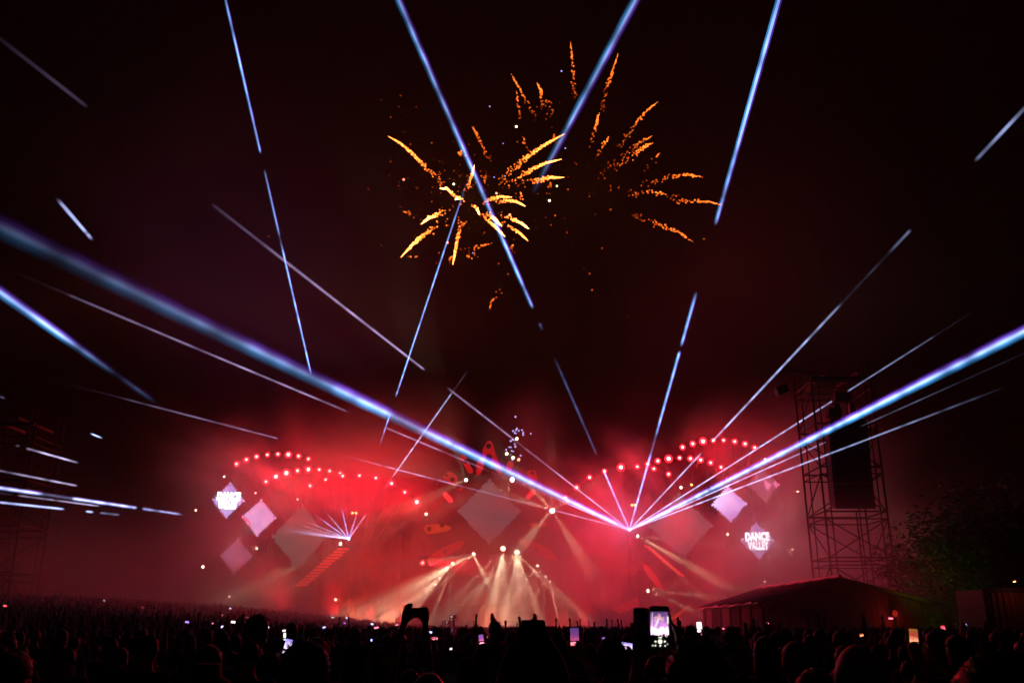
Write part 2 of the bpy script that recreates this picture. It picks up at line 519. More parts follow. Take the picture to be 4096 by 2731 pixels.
# px, py, brightness, beams as (angle in the picture: 0 right, 90 down; cone; share)
WHITE = [
    ((2068, 2208), 1.6, [(88, 60, 0.3), (70, 14, 1.6), (86, 9, 1.4), (102, 12, 1.6), (122, 10, 1.3), (138, 14, 1.0), (44, 16, 0.8)], 'brightest lamp under the crown of the stage portal'),
    ((2012, 2193), 1.3, [(92, 60, 0.3), (100, 18, 2.0), (84, 9, 1.3), (118, 10, 1.4), (134, 12, 1.0)], 'white lamp at the very top of the stage portal'),
    ((1895, 2215), 1.0, [(152, 22, 2.4), (170, 12, 1.0), (136, 10, 1.4), (60, 24, 1.0)], 'white lamp on the portal shoulder, pouring light sideways'),
    ((1810, 2252), 1.0, [(142, 18, 2.6), (126, 10, 2.0), (92, 8, 1.2), (108, 12, 1.6)], 'white lamp on the portal, uppermost of the close group of four'),
    ((1788, 2272), 0.9, [(150, 22, 2.0), (126, 18, 1.6)], 'white lamp on the portal, second of the close group of four'),
    ((1758, 2312), 0.8, [(140, 24, 2.2)], 'white lamp on the portal, third of the close group of four'),
    ((1742, 2337), 0.7, [(142, 26, 2.0)], 'white lamp on the portal, lowest of the close group of four'),
    ((2150, 2262), 0.9, [(128, 14, 1.5), (108, 8, 1.2), (94, 9, 1.2), (60, 14, 0.6)], 'white lamp on the portal shoulder towards the large laser fan'),
    ((2183, 2305), 0.7, [(96, 10, 1.4), (118, 14, 1.3)], 'white lamp low on the portal towards the large laser fan'),
    ((2201, 2325), 0.7, [(80, 14, 1.6), (62, 9, 1.1), (46, 14, 0.8)], 'lowest white lamp on the portal towards the large laser fan'),
    ((1864, 1919), 1.0, [(148, 34, 0.45), (252, 30, 0.35)], 'white lamp beside the spotted red ornaments over the centre diamond'),
    ((2049, 1918), 1.3, [(133, 16, 0.5), (152, 18, 0.5), (182, 18, 0.25), (105, 24, 0.3), (212, 18, 0.3)], 'white lamp at the upper rim of the centre diamond'),
    ((2209, 2042), 1.6, [(225, 26, 0.3), (195, 26, 0.22), (130, 26, 0.3), (60, 26, 0.22), (330, 26, 0.2), (270, 26, 0.2)], 'starry white lamp beside the point of the centre diamond'),
    ((1704, 2055), 0.9, [(152, 24, 0.25)], 'white lamp below the end of the inner red arch'),
    ((2551, 2143), 1.2, [(33, 16, 1.1), (8, 14, 0.3), (48, 12, 0.35)], 'white lamp just below the large laser projector'),
    ((2592, 2362), 1.1, [(26, 14, 1.6), (6, 12, 0.7), (345, 14, 0.4)], 'white lamp low on the stage wing, above the big held phone'),
    ((2910, 2136), 0.9, [(24, 14, 1.0), (345, 16, 0.5)], 'white lamp shining at the lettered screen near the shed'),
    ((1362, 2174), 1.0, [(150, 18, 0.6)], 'white lamp just below the small laser projector'),
    ((812, 2266), 0.9, [(322, 30, 0.25), (110, 30, 0.15)], 'white lamp below the dim mauve diamond screen'),
    ((1342, 2397), 0.8, [(152, 14, 0.2)], 'white lamp low on the stage in the orange glow'),
    ((2724, 1949), 0.9, [(12, 16, 0.5)], 'white lamp under the middle red arch above the large laser fan'),
]
for (px, py), br, beams, what in WHITE:
    p = at(px, py, YS - 1.0)
    ax = sum((Vector((math.cos(math.radians(a)), -0.9, -math.sin(math.radians(a)))) for a, c, s in beams), Vector((0, -2.0, 0)))
    o = lamp('white', p, what, 'white spotlights of the stage', aim=ax)
    o.scale = [1.3 if br >= 1.3 else 0.85 if br >= 1.0 else 0.68 if br > 0.75 else 0.5] * 3
    inv = o.rotation_quaternion.inverted()
    for a, cone, share in beams:
        d = Vector((math.cos(math.radians(a)), -0.35, -math.sin(math.radians(a)))).normalized()
        light('spot_light', 'SPOT', (0, -0.3, 0), WHITE_SPOT * share * br, WARM, o, aim=inv @ d, angle=cone * 0.58, blend=0.7, radius=0.1)

MARK = [((896, 1906), 'above the lettered screen beside two plain diamonds'), ((1022, 1971), 'between lettered screen and pale diamond'), ((1190, 1996), 'at the top of the large grey diamond'),
        ((783, 2040), 'beside the lettered screen, out on the dark flank'), ((1027, 2193), 'between pale diamond and dim mauve diamond'), ((3060, 1836), 'above the pink patterned diamond'),
        ((2925, 1913), 'on the thick laser beam above the pale diamond'), ((3190, 1966), 'beside the pink patterned diamond towards the tower'), ((3170, 2196), 'beside the lettered screen towards the tower'),
        ((3059, 2325), 'just above the shed roof'), ((917, 2385), 'low over the crowd on the bank')]
for (px, py), what in MARK:
    o = lamp('marker', at(px, py, YS - 0.5), f"tiny white lamp {what}", None, 'marker_lamp')
    light('marker_light', 'POINT', (0, -0.3, 0), 60, WARM, o, radius=0.1)
for (px, py), what in (((1410, 2051), 'above the small laser projector'), ((1424, 2051), 'above the small laser projector'), ((2528, 2019), 'above the large laser projector'),
                       ((2539, 2019), 'above the large laser projector'), ((2766, 1938), 'under the middle red arch')):
    lamp('indicator', at(px, py, YS - 0.5), f"small orange red signal lamp {what}", 'orange signal lamps', 'signal_lamp')

# added floodlights, unseen behind crowd and stage, that fill the smoke with colour
ADDED_FLOODS = [((150, 2400), 0.30, (1.0, 0.05, 0.03), (0.0, -0.2, 1), 110), ((450, 2400), 0.22, (1.0, 0.03, 0.04), (0.0, -0.2, 1), 110), ((3700, 2400), 0.05, (1.0, 0.75, 0.65), (0.1, -0.2, 1), 60), ((1180, 2420), 8.0, (0.75, 0.12, 0.42), (-0.28, -0.02, 1), 46), ((1560, 2420), 5.0, (0.8, 0.10, 0.36), (-0.18, 0.02, 1), 40), ((2760, 2420), 2.0, (1.0, 0.05, 0.12), (0.1, 0.02, 1), 40), ((3200, 2420), 0.06, (1.0, 0.30, 0.42), (-0.2, -0.2, 1), 110),  # violet pair and pale one are invented to tint the smoke
         ((1150, 2405), 1.0, RED, (-0.3, -0.25, 1), 100), ((1330, 2400), 2.0, RED, (0.1, -0.2, 1), 70), ((1480, 2420), 2.6, RED, (0.1, -0.25, 1), 70), ((1600, 2420), 1.5, RED, (0.1, -0.4, 1), 90),
         ((2330, 2420), 1.0, RED, (0.1, -0.4, 1), 90), ((2480, 2420), 1.8, RED, (0.0, -0.3, 1), 95), ((2640, 2420), 0.75, RED, (-0.1, -0.3, 1), 90), ((2800, 2420), 0.35, RED, (0.1, -0.3, 1), 90),
         ((1420, 2450), 0.9, (1.0, 0.06, 0.01), (0.1, -0.8, 0.6), 120), ((1560, 2450), 0.8, (1.0, 0.07, 0.015), (0.1, -0.8, 0.6), 120), ((1980, 2450), 0.9, (1.0, 0.14, 0.06), (0, -0.9, 0.5), 130),
         ((2660, 2450), 0.6, (1.0, 0.06, 0.01), (-0.1, -0.8, 0.6), 110), ((2250, 2450), 0.5, (1.0, 0.05, 0.03), (0, -0.8, 0.6), 120)]
for (px, py), s, c, d, cone in ADDED_FLOODS:
    p = at(px, py, YS + 12 if d[1] > -0.1 else YS - 7.5); p.z = ground_h(p.x, p.y) + 0.9
    o = lamp('red', p, 'unseen floodlight added behind the crowd to colour the smoke', 'added floodlights behind the crowd', 'floodlight', aim=d)
    inv = o.rotation_quaternion.inverted()
    light('added_flood_light', 'SPOT', (0, -0.3, 0), RED_FLOOD * s, c, o, aim=inv @ Vector(d).normalized(), angle=cone, blend=1.0, radius=0.3)
# ------------------------------------------------------------------ stage deck, wings, portal and scenery
def outline(pts, Y, off=(0, 0)):
    return [at(x + off[0], y + off[1], Y) for x, y in pts]

deck = empty('stage_deck', (0, YS + 4, 0))
tag(deck, 'long low black stage deck behind the crowd barrier', 'stage')
MB().box((0, 0, 1.15), (76, 14, 2.3)).build('platform', M['deck'], deck)
for k in range(19):
    MB().box((-36 + k * 4.0, -7.06, 1.12), (3.9, 0.08, 2.1)).build('skirt_panel', M['black_paint'], deck)
for k in range(4):
    MB().box((0, -7.3 - 0.3 * k, 1.7 - 0.5 * k), (6.0, 0.3, 0.12)).build('step', M['deck'], deck)

facade = empty('stage_portal', at(1980, 2470, YS + 2))
facade.location.z = 2.3
fb = Vector(facade.location)
tag(facade, 'tall dark scenic stage portal with arched opening under the centre diamond', 'stage set')
# arch ring round the opening, built of wedge blocks
ac = at(1975, 2425, YS) - fb
R0, R1 = 7.3, 8.8
N_ = 22
for k in range(N_):
    a0 = math.pi * k / N_ + 0.006; a1 = math.pi * (k + 1) / N_ - 0.006
    q = [(R0, a0), (R1, a0), (R1, a1), (R0, a1)]
    poly = [Vector((ac.x + r * math.cos(a), 0.9, ac.z + r * math.sin(a))) for r, a in q][::-1]
    MB().prism(poly, 0.9 + 0.12 * (k % 2)).build('arch_block', M['scenery'], facade)
for sx in (-1, 1):
    MB().box((ac.x + sx * 8.05, 1.35, ac.z / 2), (1.5, 1.0, max(0.3, ac.z))).build('pier', M['scenery'], facade)
# shield-like gable behind the diamond, made of upright boards
gable = [(1640, 2180), (1660, 2060), (1720, 1930), (1800, 1880), (1880, 1850), (1950, 1775), (2020, 1845), (2110, 1880), (2200, 1930), (2260, 2060), (2290, 2180)]
def gable_top(px):
    for (x0, y0), (x1, y1) in zip(gable, gable[1:]):
        if x0 <= px <= x1:
            return y0 + (y1 - y0) * (px - x0) / (x1 - x0)
    return 2180
for k in range(18):
    xa = 1642 + k * 36; xb = xa + 34
    bot = 2215
    poly = [at(xa, bot, YS + 3) - fb, at(xb, bot, YS + 3) - fb, at(xb, gable_top(min(xb, 2289)), YS + 3) - fb, at(xa, gable_top(xa), YS + 3) - fb]
    MB().prism(poly, 0.12 + 0.03 * (k % 3)).build('board', M['scenery'], facade)

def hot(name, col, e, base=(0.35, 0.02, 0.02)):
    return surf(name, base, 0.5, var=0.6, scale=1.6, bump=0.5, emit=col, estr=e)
M['red_emit_panel'] = hot('red_emit_panel', (1.0, 0.015, 0.02), 0.42)  # ornaments emit in place of red lamps shining on them
M['red_emit_panel_dim'] = hot('red_emit_panel_dim', (1.0, 0.012, 0.015), 0.32)
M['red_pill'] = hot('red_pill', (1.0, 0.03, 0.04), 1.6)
M['ember'] = hot('ember', (1.0, 0.10, 0.01), 0.38, (0.4, 0.06, 0.02))  # orange light on the eye ornaments put in as emission
M['hole'] = surf('hole', (0.012, 0.006, 0.006), 0.9)
z4 = lambda x, y: (1750 + x / 4.48, 1700 + y / 4.48)
z2 = lambda x, y: (1600 + x / 2.24, 1600 + y / 2.24)
def rounded(pts, k=3):
    """corner-cut (Chaikin) outline so that the shape reads as carved foam"""
    for _ in range(k):
        out = []
        for i in range(len(pts)):
            a = Vector((*pts[i], 0)); b = Vector((*pts[(i + 1) % len(pts)], 0))
            out += [tuple(a.lerp(b, .25))[:2], tuple(a.lerp(b, .75))[:2]]
        pts = out
    return pts
def ornament(pts, mat, label, holes=(), Y=YS + 1.2, name='scenic_ornament', conv=z4, k=2, cat='stage ornament', group=None):
    Y = Y or YS - 0.5
    pp = [conv(*q) for q in pts]
    area = sum(pp[i][0] * pp[(i + 1) % len(pp)][1] - pp[(i + 1) % len(pp)][0] * pp[i][1] for i in range(len(pp)))
    if area < 0: pp = pp[::-1]
    w = [at(x, y, Y) for x, y in rounded(pp, k)][::-1]
    c = sum(w, Vector()) / len(w)
    mb = MB().prism([p - c for p in w], 0.35)
    o = mb.build(name, mat, None, c)
    for (hx, hy, hr) in holes:
        q = at(*conv(hx, hy), Y) - c
        MB().tube(q + Vector((0, -0.05, 0)), q + Vector((0, 0.02, 0)), hr * Y / F_PX / (4.48 if conv is z4 else 2.24), n=12).build('hole', M['hole'], o)
    tag(o, label, cat, group)
    return o
ornament([(915, 250), (1000, 330), (1030, 500), (1150, 760), (1140, 880), (1090, 890), (1000, 700), (900, 560), (830, 600), (810, 520), (810, 420)], M['red_emit_panel_dim'], 'red pointed crown ornament with two dark holes atop the stage portal', [(915, 375, 50), (925, 575, 60)])
ornament([(790, 590), (830, 640), (820, 780), (740, 900), (690, 890), (700, 650)], M['red_emit_panel'], 'red tapering ornament hanging beside the pointed crown ornament')
ornament([(400, 520), (520, 560), (560, 680), (640, 800), (630, 860), (560, 860), (510, 780), (440, 640)], M['red_emit_panel'], 'red hooked ornament with one dark hole beside the crown', [(505, 645, 42)])
ornament([(100, 880), (240, 820), (380, 930), (340, 1080), (270, 1080), (110, 980)], M['red_emit_panel_dim'], 'red ornament with two dark holes lit by a white lamp', [(160, 895, 30), (265, 970, 40)])
ornament([(320, 1130), (400, 1060), (460, 1130), (420, 1175)], M['red_emit_panel_dim'], 'small red ornament with a dark hole below the white lamp', [(380, 1110, 36)])
ornament([(1290, 620), (1380, 680), (1330, 780), (1300, 820), (1220, 800), (1240, 690)], M['red_emit_panel'], 'red ornament below the cluster of sparkler lights')
ornament([(1620, 800), (1760, 800), (1780, 920), (1810, 990), (1700, 990), (1590, 880)], M['red_emit_panel_dim'], 'red ornament with a dark hole above the lone glowing capsule', [(1700, 855, 34)])
ornament([(1500, 1020), (1600, 1030), (1560, 1085), (1520, 1070)], M['red_emit_panel_dim'], 'small red ornament chip under the thick laser beam')
def pill(a, b, r, label):
    A = at(*z4(*a), YS - 1.2); B = at(*z4(*b), YS - 1.2)
    R = r * YS / F_PX / 4.48
    c = (A + B) / 2; d = (B - A).normalized()
    pts = []; rs = []
    for t in np.linspace(-90, 90, 9):
        s = math.sin(math.radians(t)); pts.append((A - c) if t < 0 else (B - c)); pts[-1] = pts[-1] + d * R * s; rs.append(max(0.02, R * math.cos(math.radians(t))))
    o = MB().path(pts, rs, 12).build('glowing_capsule', M['red_pill'], None, c, True)
    MB().tube(Vector((0, 0.1, 0)), Vector((0, 1.6, 0)), 0.06).build('bracket', M['black_metal'], o)
    tag(o, label, 'lamp')
pill((140, 1245), (235, 1345), 44, 'glowing red capsule lamp beside the ornament with two holes')
pill((1625, 1285), (1715, 1195), 44, 'glowing red capsule lamp beside the starry white lamp')
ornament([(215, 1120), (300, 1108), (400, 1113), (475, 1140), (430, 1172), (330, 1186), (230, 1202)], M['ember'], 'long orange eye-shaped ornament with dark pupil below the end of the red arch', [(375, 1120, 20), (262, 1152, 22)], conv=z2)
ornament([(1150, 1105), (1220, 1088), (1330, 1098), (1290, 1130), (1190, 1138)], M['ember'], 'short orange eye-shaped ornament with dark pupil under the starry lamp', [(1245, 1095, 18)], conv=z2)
ornament([(1040, 1240), (1180, 1256), (1330, 1325), (1440, 1440), (1330, 1430), (1220, 1400), (1120, 1315)], M['red_emit_panel'], 'red feathered shoulder ornament with dark holes beside the brightest portal lamp', [(1215, 1345, 22), (1160, 1315, 10), (1265, 1390, 12)], conv=z2)
ornament([(590, 1250), (470, 1280), (330, 1345), (220, 1440), (310, 1460), (420, 1390), (540, 1330)], M['red_emit_panel_dim'], 'dim red feathered shoulder ornament above the close group of portal lamps', [(405, 1355, 18)], conv=z2)

# the screen behind the performers
def screen_mat(name, nodes_fn):
    m, n, l = new_mat(name)
    n.remove(n['Principled BSDF'])
    e = n.new('ShaderNodeEmission')
    nodes_fn(n, l, e)
    l.new(e.outputs[0], n['Material Output'].inputs['Surface'])
    m.cycles.emission_sampling = 'NONE'
    return m
def led(col_a, col_b, scale, strength, lo=0.35, hi=0.65, seed=0.0):
    def fn(n, l, e):
        tc = n.new('ShaderNodeTexCoord')
        mp = n.new('ShaderNodeMapping'); mp.inputs['Location'].default_value = (seed, seed * 1.7, seed * 0.6)
        l.new(tc.outputs['Object'], mp.inputs['Vector'])
        nz = n.new('ShaderNodeTexNoise'); nz.inputs['Scale'].default_value = scale; nz.inputs['Detail'].default_value = 2.5
        l.new(mp.outputs[0], nz.inputs['Vector'])
        cr = n.new('ShaderNodeValToRGB')
        cr.color_ramp.elements[0].position = lo; cr.color_ramp.elements[0].color = (*col_a, 1)
        cr.color_ramp.elements[1].position = hi; cr.color_ramp.elements[1].color = (*col_b, 1)
        l.new(nz.outputs['Fac'], cr.inputs[0])
        # fine pixel grid of the panel
        ck = n.new('ShaderNodeTexChecker'); ck.inputs['Scale'].default_value = 16
        ck.inputs['Color1'].default_value = (1, 1, 1, 1); ck.inputs['Color2'].default_value = (0.86, 0.86, 0.86, 1)
        l.new(tc.outputs['Object'], ck.inputs['Vector'])
        mx = n.new('ShaderNodeMix'); mx.data_type = 'RGBA'; mx.blend_type = 'MULTIPLY'; mx.inputs['Factor'].default_value = 1
        l.new(cr.outputs['Color'], mx.inputs['A']); l.new(ck.outputs['Color'], mx.inputs['B'])
        l.new(mx.outputs['Result'], e.inputs['Color'])
        e.inputs['Strength'].default_value = strength
    return fn
vw = empty('video_wall', at(1988, 2415, YS + 2.5))
wb = Vector(vw.location)
tag(vw, 'wide pinkish video wall inside the arched stage portal', 'video wall')
p0 = at(1808, 2418, YS + 2.5) - wb; p1 = at(2166, 2308, YS + 2.5) - wb
wm = screen_mat('video_wall_picture', led((0.16, 0.055, 0.06), (0.22, 0.09, 0.09), 0.15, 0.6))
nxp, nzp = 8, 3
for i in range(nxp):
    for j in range(nzp):
        a = p0.x + (p1.x - p0.x) * i / nxp; b = p0.x + (p1.x - p0.x) * (i + 1) / nxp
        c = p0.z + (p1.z - p0.z) * j / nzp; d = p0.z + (p1.z - p0.z) * (j + 1) / nzp
        MB().box(((a + b) / 2, 0, (c + d) / 2), (b - a - 0.01, 0.1, d - c - 0.01)).build('panel', wm, vw)
MB().box(((p0.x + p1.x) / 2, 0.2, (p0.z + p1.z) / 2), (p1.x - p0.x + 0.2, 0.2, p1.z - p0.z + 0.2)).build('frame', M['black_metal'], vw)
for x in (p0.x + 0.5, p1.x - 0.5):
    MB().box((x, 0.25, (2.3 - wb.z + p0.z) / 2), (0.2, 0.2, abs(p0.z - (2.3 - wb.z)))).build('leg', M['black_metal'], vw)

# diamond screens with toothed edges
def diamond_poly(hw, hh, teeth, amp, seed):
    r_ = random.Random(seed)
    cor = [Vector((0, 0, hh)), Vector((hw, 0, 0)), Vector((0, 0, -hh)), Vector((-hw, 0, 0))]
    pts = []
    for i in range(4):
        a, b = cor[i], cor[(i + 1) % 4]
        nrm = Vector((b.z - a.z, 0, -(b.x - a.x))).normalized()
        if nrm.dot((a + b) / 2) < 0: nrm = -nrm
        for k in range(teeth):
            t0 = k / teeth
            if k > 0:
                pts.append(a.lerp(b, t0) - nrm * amp * (1.0 + r_.uniform(-.4, .4)))
            else:
                pts.append(a.copy())
            pts.append(a.lerp(b, (k + 0.5) / teeth) + nrm * amp * (0.5 + r_.uniform(-.5, .5)))
    return pts[::-1]
SCREENS = []
def diamond(px, py, hwp, hhp, Y, mat, label, teeth=9, amp=0.055, seed=1, tilt=0.0, patch=None):
    c = at(px, py, Y)
    k = Y * 1.04 / F_PX
    pts = diamond_poly(hwp * k, hhp * k, teeth, amp * hhp * k * 1.35, seed)
    o = MB().prism(pts, 0.02).build('diamond_screen', mat, None, c)
    MB().prism([p * 0.96 for p in pts], 0.16, Vector((0, 0.03, 0))).build('back_frame', M['black_metal'], o)
    MB().tube((0, 0.12, hhp * k * 0.9), (0, 0.12, hhp * k + 3.0), 0.04).build('hanger', M['black_metal'], o)
    tag(o, label, 'LED screen', 'diamond LED screens')
    o.rotation_euler = (0, tilt, 0)
    SCREENS.append(o)
    return o
lav = screen_mat('lavender_picture', led((0.36, 0.24, 0.62), (0.62, 0.44, 0.80), 0.45, 1.8, seed=2))
lavp = screen_mat('lavender_pink_picture', led((0.40, 0.24, 0.62), (0.70, 0.36, 0.62), 0.4, 1.7, seed=5))
blu = screen_mat('violet_picture', led((0.28, 0.24, 0.62), (0.50, 0.42, 0.80), 0.5, 1.7, seed=9))
mauve = screen_mat('mauve_picture', led((0.10, 0.035, 0.06), (0.30, 0.10, 0.18), 0.35, 1.9, 0.3, 0.7, seed=3))
grey = screen_mat('grey_picture', led((0.075, 0.062, 0.06), (0.11, 0.092, 0.085), 0.15, 1.1, seed=4))
grey2 = screen_mat('grey_pink_picture', led((0.10, 0.065, 0.08), (0.15, 0.10, 0.115), 0.15, 0.9, seed=6))
pnk = screen_mat('pink_picture', led((0.13, 0.05, 0.08), (0.75, 0.20, 0.40), 0.32, 1.6, 0.49, 0.53, seed=8))
d1 = diamond(914, 2000, 63, 68, YS - 2, blu, 'small violet diamond screen with glowing white two-line lettering beside two plain diamonds', 9, 0.06, 1, 0.03)
d2 = diamond(1036, 2069, 66, 70, YS - 2, lavp, 'small lavender diamond screen with a pink edge between lettered and mauve screens', 9, 0.06, 2, 0.03)
d3 = diamond(945, 2223, 62, 68, YS - 2, mauve, 'small dim mauve diamond screen hanging lowest over the bank crowd', 8, 0.05, 3, 0.02)
d4 = diamond(1200, 2145, 108, 124, YS - 5, grey, 'large grey diamond screen behind the small laser fan', 11, 0.045, 4)
d5 = diamond(1957, 2045, 122, 124, YS - 3.5, grey2, 'large dusky centre diamond screen over the stage portal', 12, 0.03, 5)
d6 = diamond(2723, 2102, 122, 124, YS - 4, grey2, 'large faint diamond screen behind the large laser fan', 11, 0.04, 6)
d7 = diamond(2917, 2015, 68, 70, YS - 2, lav, 'small pale lavender diamond screen between faint large diamond and pink one', 9, 0.06, 7, -0.03)
d8 = diamond(3055, 1938, 62, 66, YS - 2, pnk, 'small pink and dark patterned diamond screen towards the tower', 8, 0.06, 8, -0.03)
d9 = diamond(3031, 2162, 65, 70, YS - 2, blu, 'small violet diamond screen with glowing white two-line lettering near the shed', 9, 0.06, 9, -0.02)
M['white_glow'] = glow('white_glow', (1.0, 0.97, 1.0), 5.0)
M['pink_edge'] = glow('pink_edge', (1.0, 0.12, 0.25), 1.4)
def lettering(screen, w):
    for k, word in enumerate(('DANCE', 'VALLEY')):
        cu = bpy.data.curves.new('lettering', 'FONT')
        cu.body = word; cu.align_x = 'CENTER'; cu.align_y = 'CENTER'
        cu.size = 1.0; cu.offset = 0.055; cu.extrude = 0.02; cu.resolution_u = 2
        to = bpy.data.objects.new('lettering', cu)
        COL.objects.link(to)
        dg = bpy.context.evaluated_depsgraph_get()
        me = bpy.data.meshes.new_from_object(to.evaluated_get(dg))
        bpy.data.objects.remove(to)
        xs = [v.co.x for v in me.vertices]; ys = [v.co.y for v in me.vertices]
        sx = w / (max(xs) - min(xs)) * (1.0 if k == 0 else 0.86); sz = w * 0.36 / (max(ys) - min(ys))
        x0 = (max(xs) + min(xs)) / 2; y0 = (max(ys) + min(ys)) / 2
        for v in me.vertices:
            x, y = (v.co.x - x0) * sx, (v.co.y - y0) * sz
            if k == 1: y += -0.10 * (w / 2 - abs(x)) * 0.5 + 0.0
            v.co = Vector((x, -0.05 - v.co.z, y + (0.17 if k == 0 else -0.17) * w))
        me.materials.clear()
        me.materials.append(M['white_glow'])
        o = put('lettering', me, None, screen)
        o['label'] = 'glowing white bold letters'
    light('screen_light', 'AREA', (0, -0.3, 0), SCREEN_LIGHT, (0.80, 0.62, 1.0), screen, aim=(0, -1, 0), size=(w, w * 0.7))
lettering(d1, 2.75); lettering(d9, 2.85)
for s_, pw in ((d2, 0.5), (d7, 0.6), (d8, 0.35), (d3, 0.15)):
    light('screen_light', 'AREA', (0, -0.3, 0), SCREEN_LIGHT * pw, (0.75, 0.5, 0.9), s_, aim=(0, -1, 0), size=2.0)
MB().path([(-1.9, -0.03, 0.05), (-1.3, -0.03, -0.35), (-0.75, -0.03, -0.95)], [0.06, 0.16, 0.05]).build('edge_stripe', M['pink_edge'], d2)['label'] = 'bright pink stripe along one edge'

# red slatted ladders edging the wings
def ladder(pts, w, h, n_, mat, label, Y=YS - 1.5, slant=0.0, fan=0.0):
    a = at(*pts[0], Y); b = at(*pts[1], Y)
    o = empty('slatted_ladder', b); tag(o, label, 'stage ornament')
    k = Y * 1.04 / F_PX
    for i in range(n_):
        t = i / (n_ - 1)
        c = a.lerp(b, t) - b
        ww = w * k * (1 + fan * math.sin(math.pi * t))
        R = Matrix.Rotation(slant, 3, 'Y')
        MB().box(c, (ww, 0.25, h * k), R).build('slat', mat, o)
    d = (a - b)
    for s in (-1, 1):
        sh = Vector((s * w * k * 0.42, 0.22, 0))
        MB().tube(sh - d.normalized() * 0.3, d + sh + d.normalized() * 0.3, 0.07).build('rail', M['black_metal'], o)
    return o
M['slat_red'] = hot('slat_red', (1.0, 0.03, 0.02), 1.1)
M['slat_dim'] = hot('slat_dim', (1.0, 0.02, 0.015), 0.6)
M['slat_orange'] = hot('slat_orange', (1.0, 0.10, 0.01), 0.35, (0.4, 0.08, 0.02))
ladder(((1372, 2195), (1206, 2339)), 44, 6, 13, M['slat_red'], 'slanting ladder of red lit slats below the small laser projector')
ladder(((2591, 2186), (2723, 2297)), 24, 7, 10, M['slat_red'], 'slanting ladder of red lit slats below the large laser projector', slant=0.35)
ladder(((2583, 2262), (2640, 2350)), 30, 6, 10, M['slat_dim'], 'leaf-shaped stack of dim red slats over the big held phone', slant=0.5, fan=0.6)
ladder(((2655, 2500), (2735, 2440)), 60, 5, 8, M['slat_orange'], 'orange slats glowing low on the wing above the crowd', slant=-0.7)
ladder(((2470, 2440), (2560, 2400)), 40, 5, 8, M['slat_dim'], 'dim red slats low on the wing beside the big held phone', slant=0.5)

# dark wing walls of upright boards
M['wing'] = surf('wing', (0.06, 0.035, 0.03), 0.85, bump=0.4, scale=1.2)
def wing(cols, label, Y=YS + 4):
    o = empty('stage_wing', (at(cols[0][0], 2470, Y).x, Y, 2.3)); tag(o, label, 'stage wall')
    b_ = Vector(o.location)
    for (xa, ta), (xb, tb) in zip(cols, cols[1:]):
        A = at(xa, ta, Y) - b_; B = at(xb, tb, Y) - b_
        MB().prism([Vector((A.x + .02, 0, 0)), Vector((B.x - .02, 0, 0)), Vector((B.x - .02, 0, B.z)), Vector((A.x + .02, 0, A.z))], 0.2).build('board', M['wing'], o)
wing([(1040 + 30 * k, 2330 - 10 * k + 18 * math.sin(k * 1.3)) for k in range(20)], 'dark scenic wing wall behind the slanting slats and grey diamond')
wing([(2330 + 30 * k, 2140 + 9 * k + 18 * math.sin(k * 1.7)) for k in range(21)], 'dark scenic wing wall behind the faint large diamond')
# masts that carry the outer diamonds
def mast(px, py, label, Y=YS + 0.5):
    top = at(px, py, Y); gz = ground_h(top.x, Y)
    o = empty('truss_mast', (top.x, Y, gz)); tag(o, label, 'truss mast')
    H = top.z - gz; s = 0.28
    for sx in (-s, s):
        for sy in (-s, s):
            MB().tube((sx, sy, 0), (sx, sy, H), 0.04, n=6).build('chord', M['black_metal'], o)
    k = 0
    z = 0.3
    while z < H - 1.2:
        f = -1 if k % 2 else 1
        MB().tube((-s * f, -s, z), (s * f, -s, z + 1.1), 0.022, n=5).build('brace', M['black_metal'], o)
        MB().tube((-s * f, s, z), (s * f, s, z + 1.1), 0.022, n=5).build('brace', M['black_metal'], o)
        z += 1.1; k += 1
mast(975, 1890, 'thin truss mast behind the lettered and lavender diamonds')
mast(1110, 1880, 'thin truss mast between lavender diamond and large grey diamond')
mast(2985, 1830, 'thin truss mast between pale and pink diamonds')
mast(3110, 1850, 'thin truss mast beside the pink patterned diamond')

# laser projectors
SL = (1395, 2154); SR = (2518, 2118)
def projector(px, label):
    p = at(px[0], px[1], YS - 1.6)
    o = empty('laser_projector', p); tag(o, label, 'laser projector')
    MB().box((0, 0.45, 0), (0.7, 0.7, 0.45)).build('housing', M['black_metal'], o)
    MB().tube((0, 0.1, 0), (0, -0.01, 0), 0.17, 0.19, 14).build('aperture_ring', M['black_metal'], o)
    MB().disc((0, -0.02, 0), 0.15).build('aperture', M['laser_lens'], o)
    MB().box((0, 0.45, -0.32), (0.8, 0.3, 0.12)).build('foot_plate', M['truss'], o)
    return p
PL = projector(SL, 'small laser projector sending a low fan of beams over the bank')
PR = projector(SR, 'laser projector sending the large fan of beams over the field')
for sp, px, lab in ((PL, SL, 'dark post under the small laser projector'), (PR, SR, 'dark post under the large laser projector')):
    o = MB().box((0, 0, (sp.z - 0.4 - 2.3) / 2), (0.35, 0.35, sp.z - 0.4 - 2.3)).build('projector_post', M['black_metal'], None, (sp.x, sp.y + 0.45, 2.3))
    tag(o, lab, 'post')
    MB().box((0, 0, 0.05), (1.0, 1.0, 0.1)).build('base_plate', M['black_metal'], o)
    MB().box((0, 0, sp.z - 0.4 - 2.3 - 0.03), (0.9, 0.6, 0.06)).build('top_plate', M['black_metal'], o)
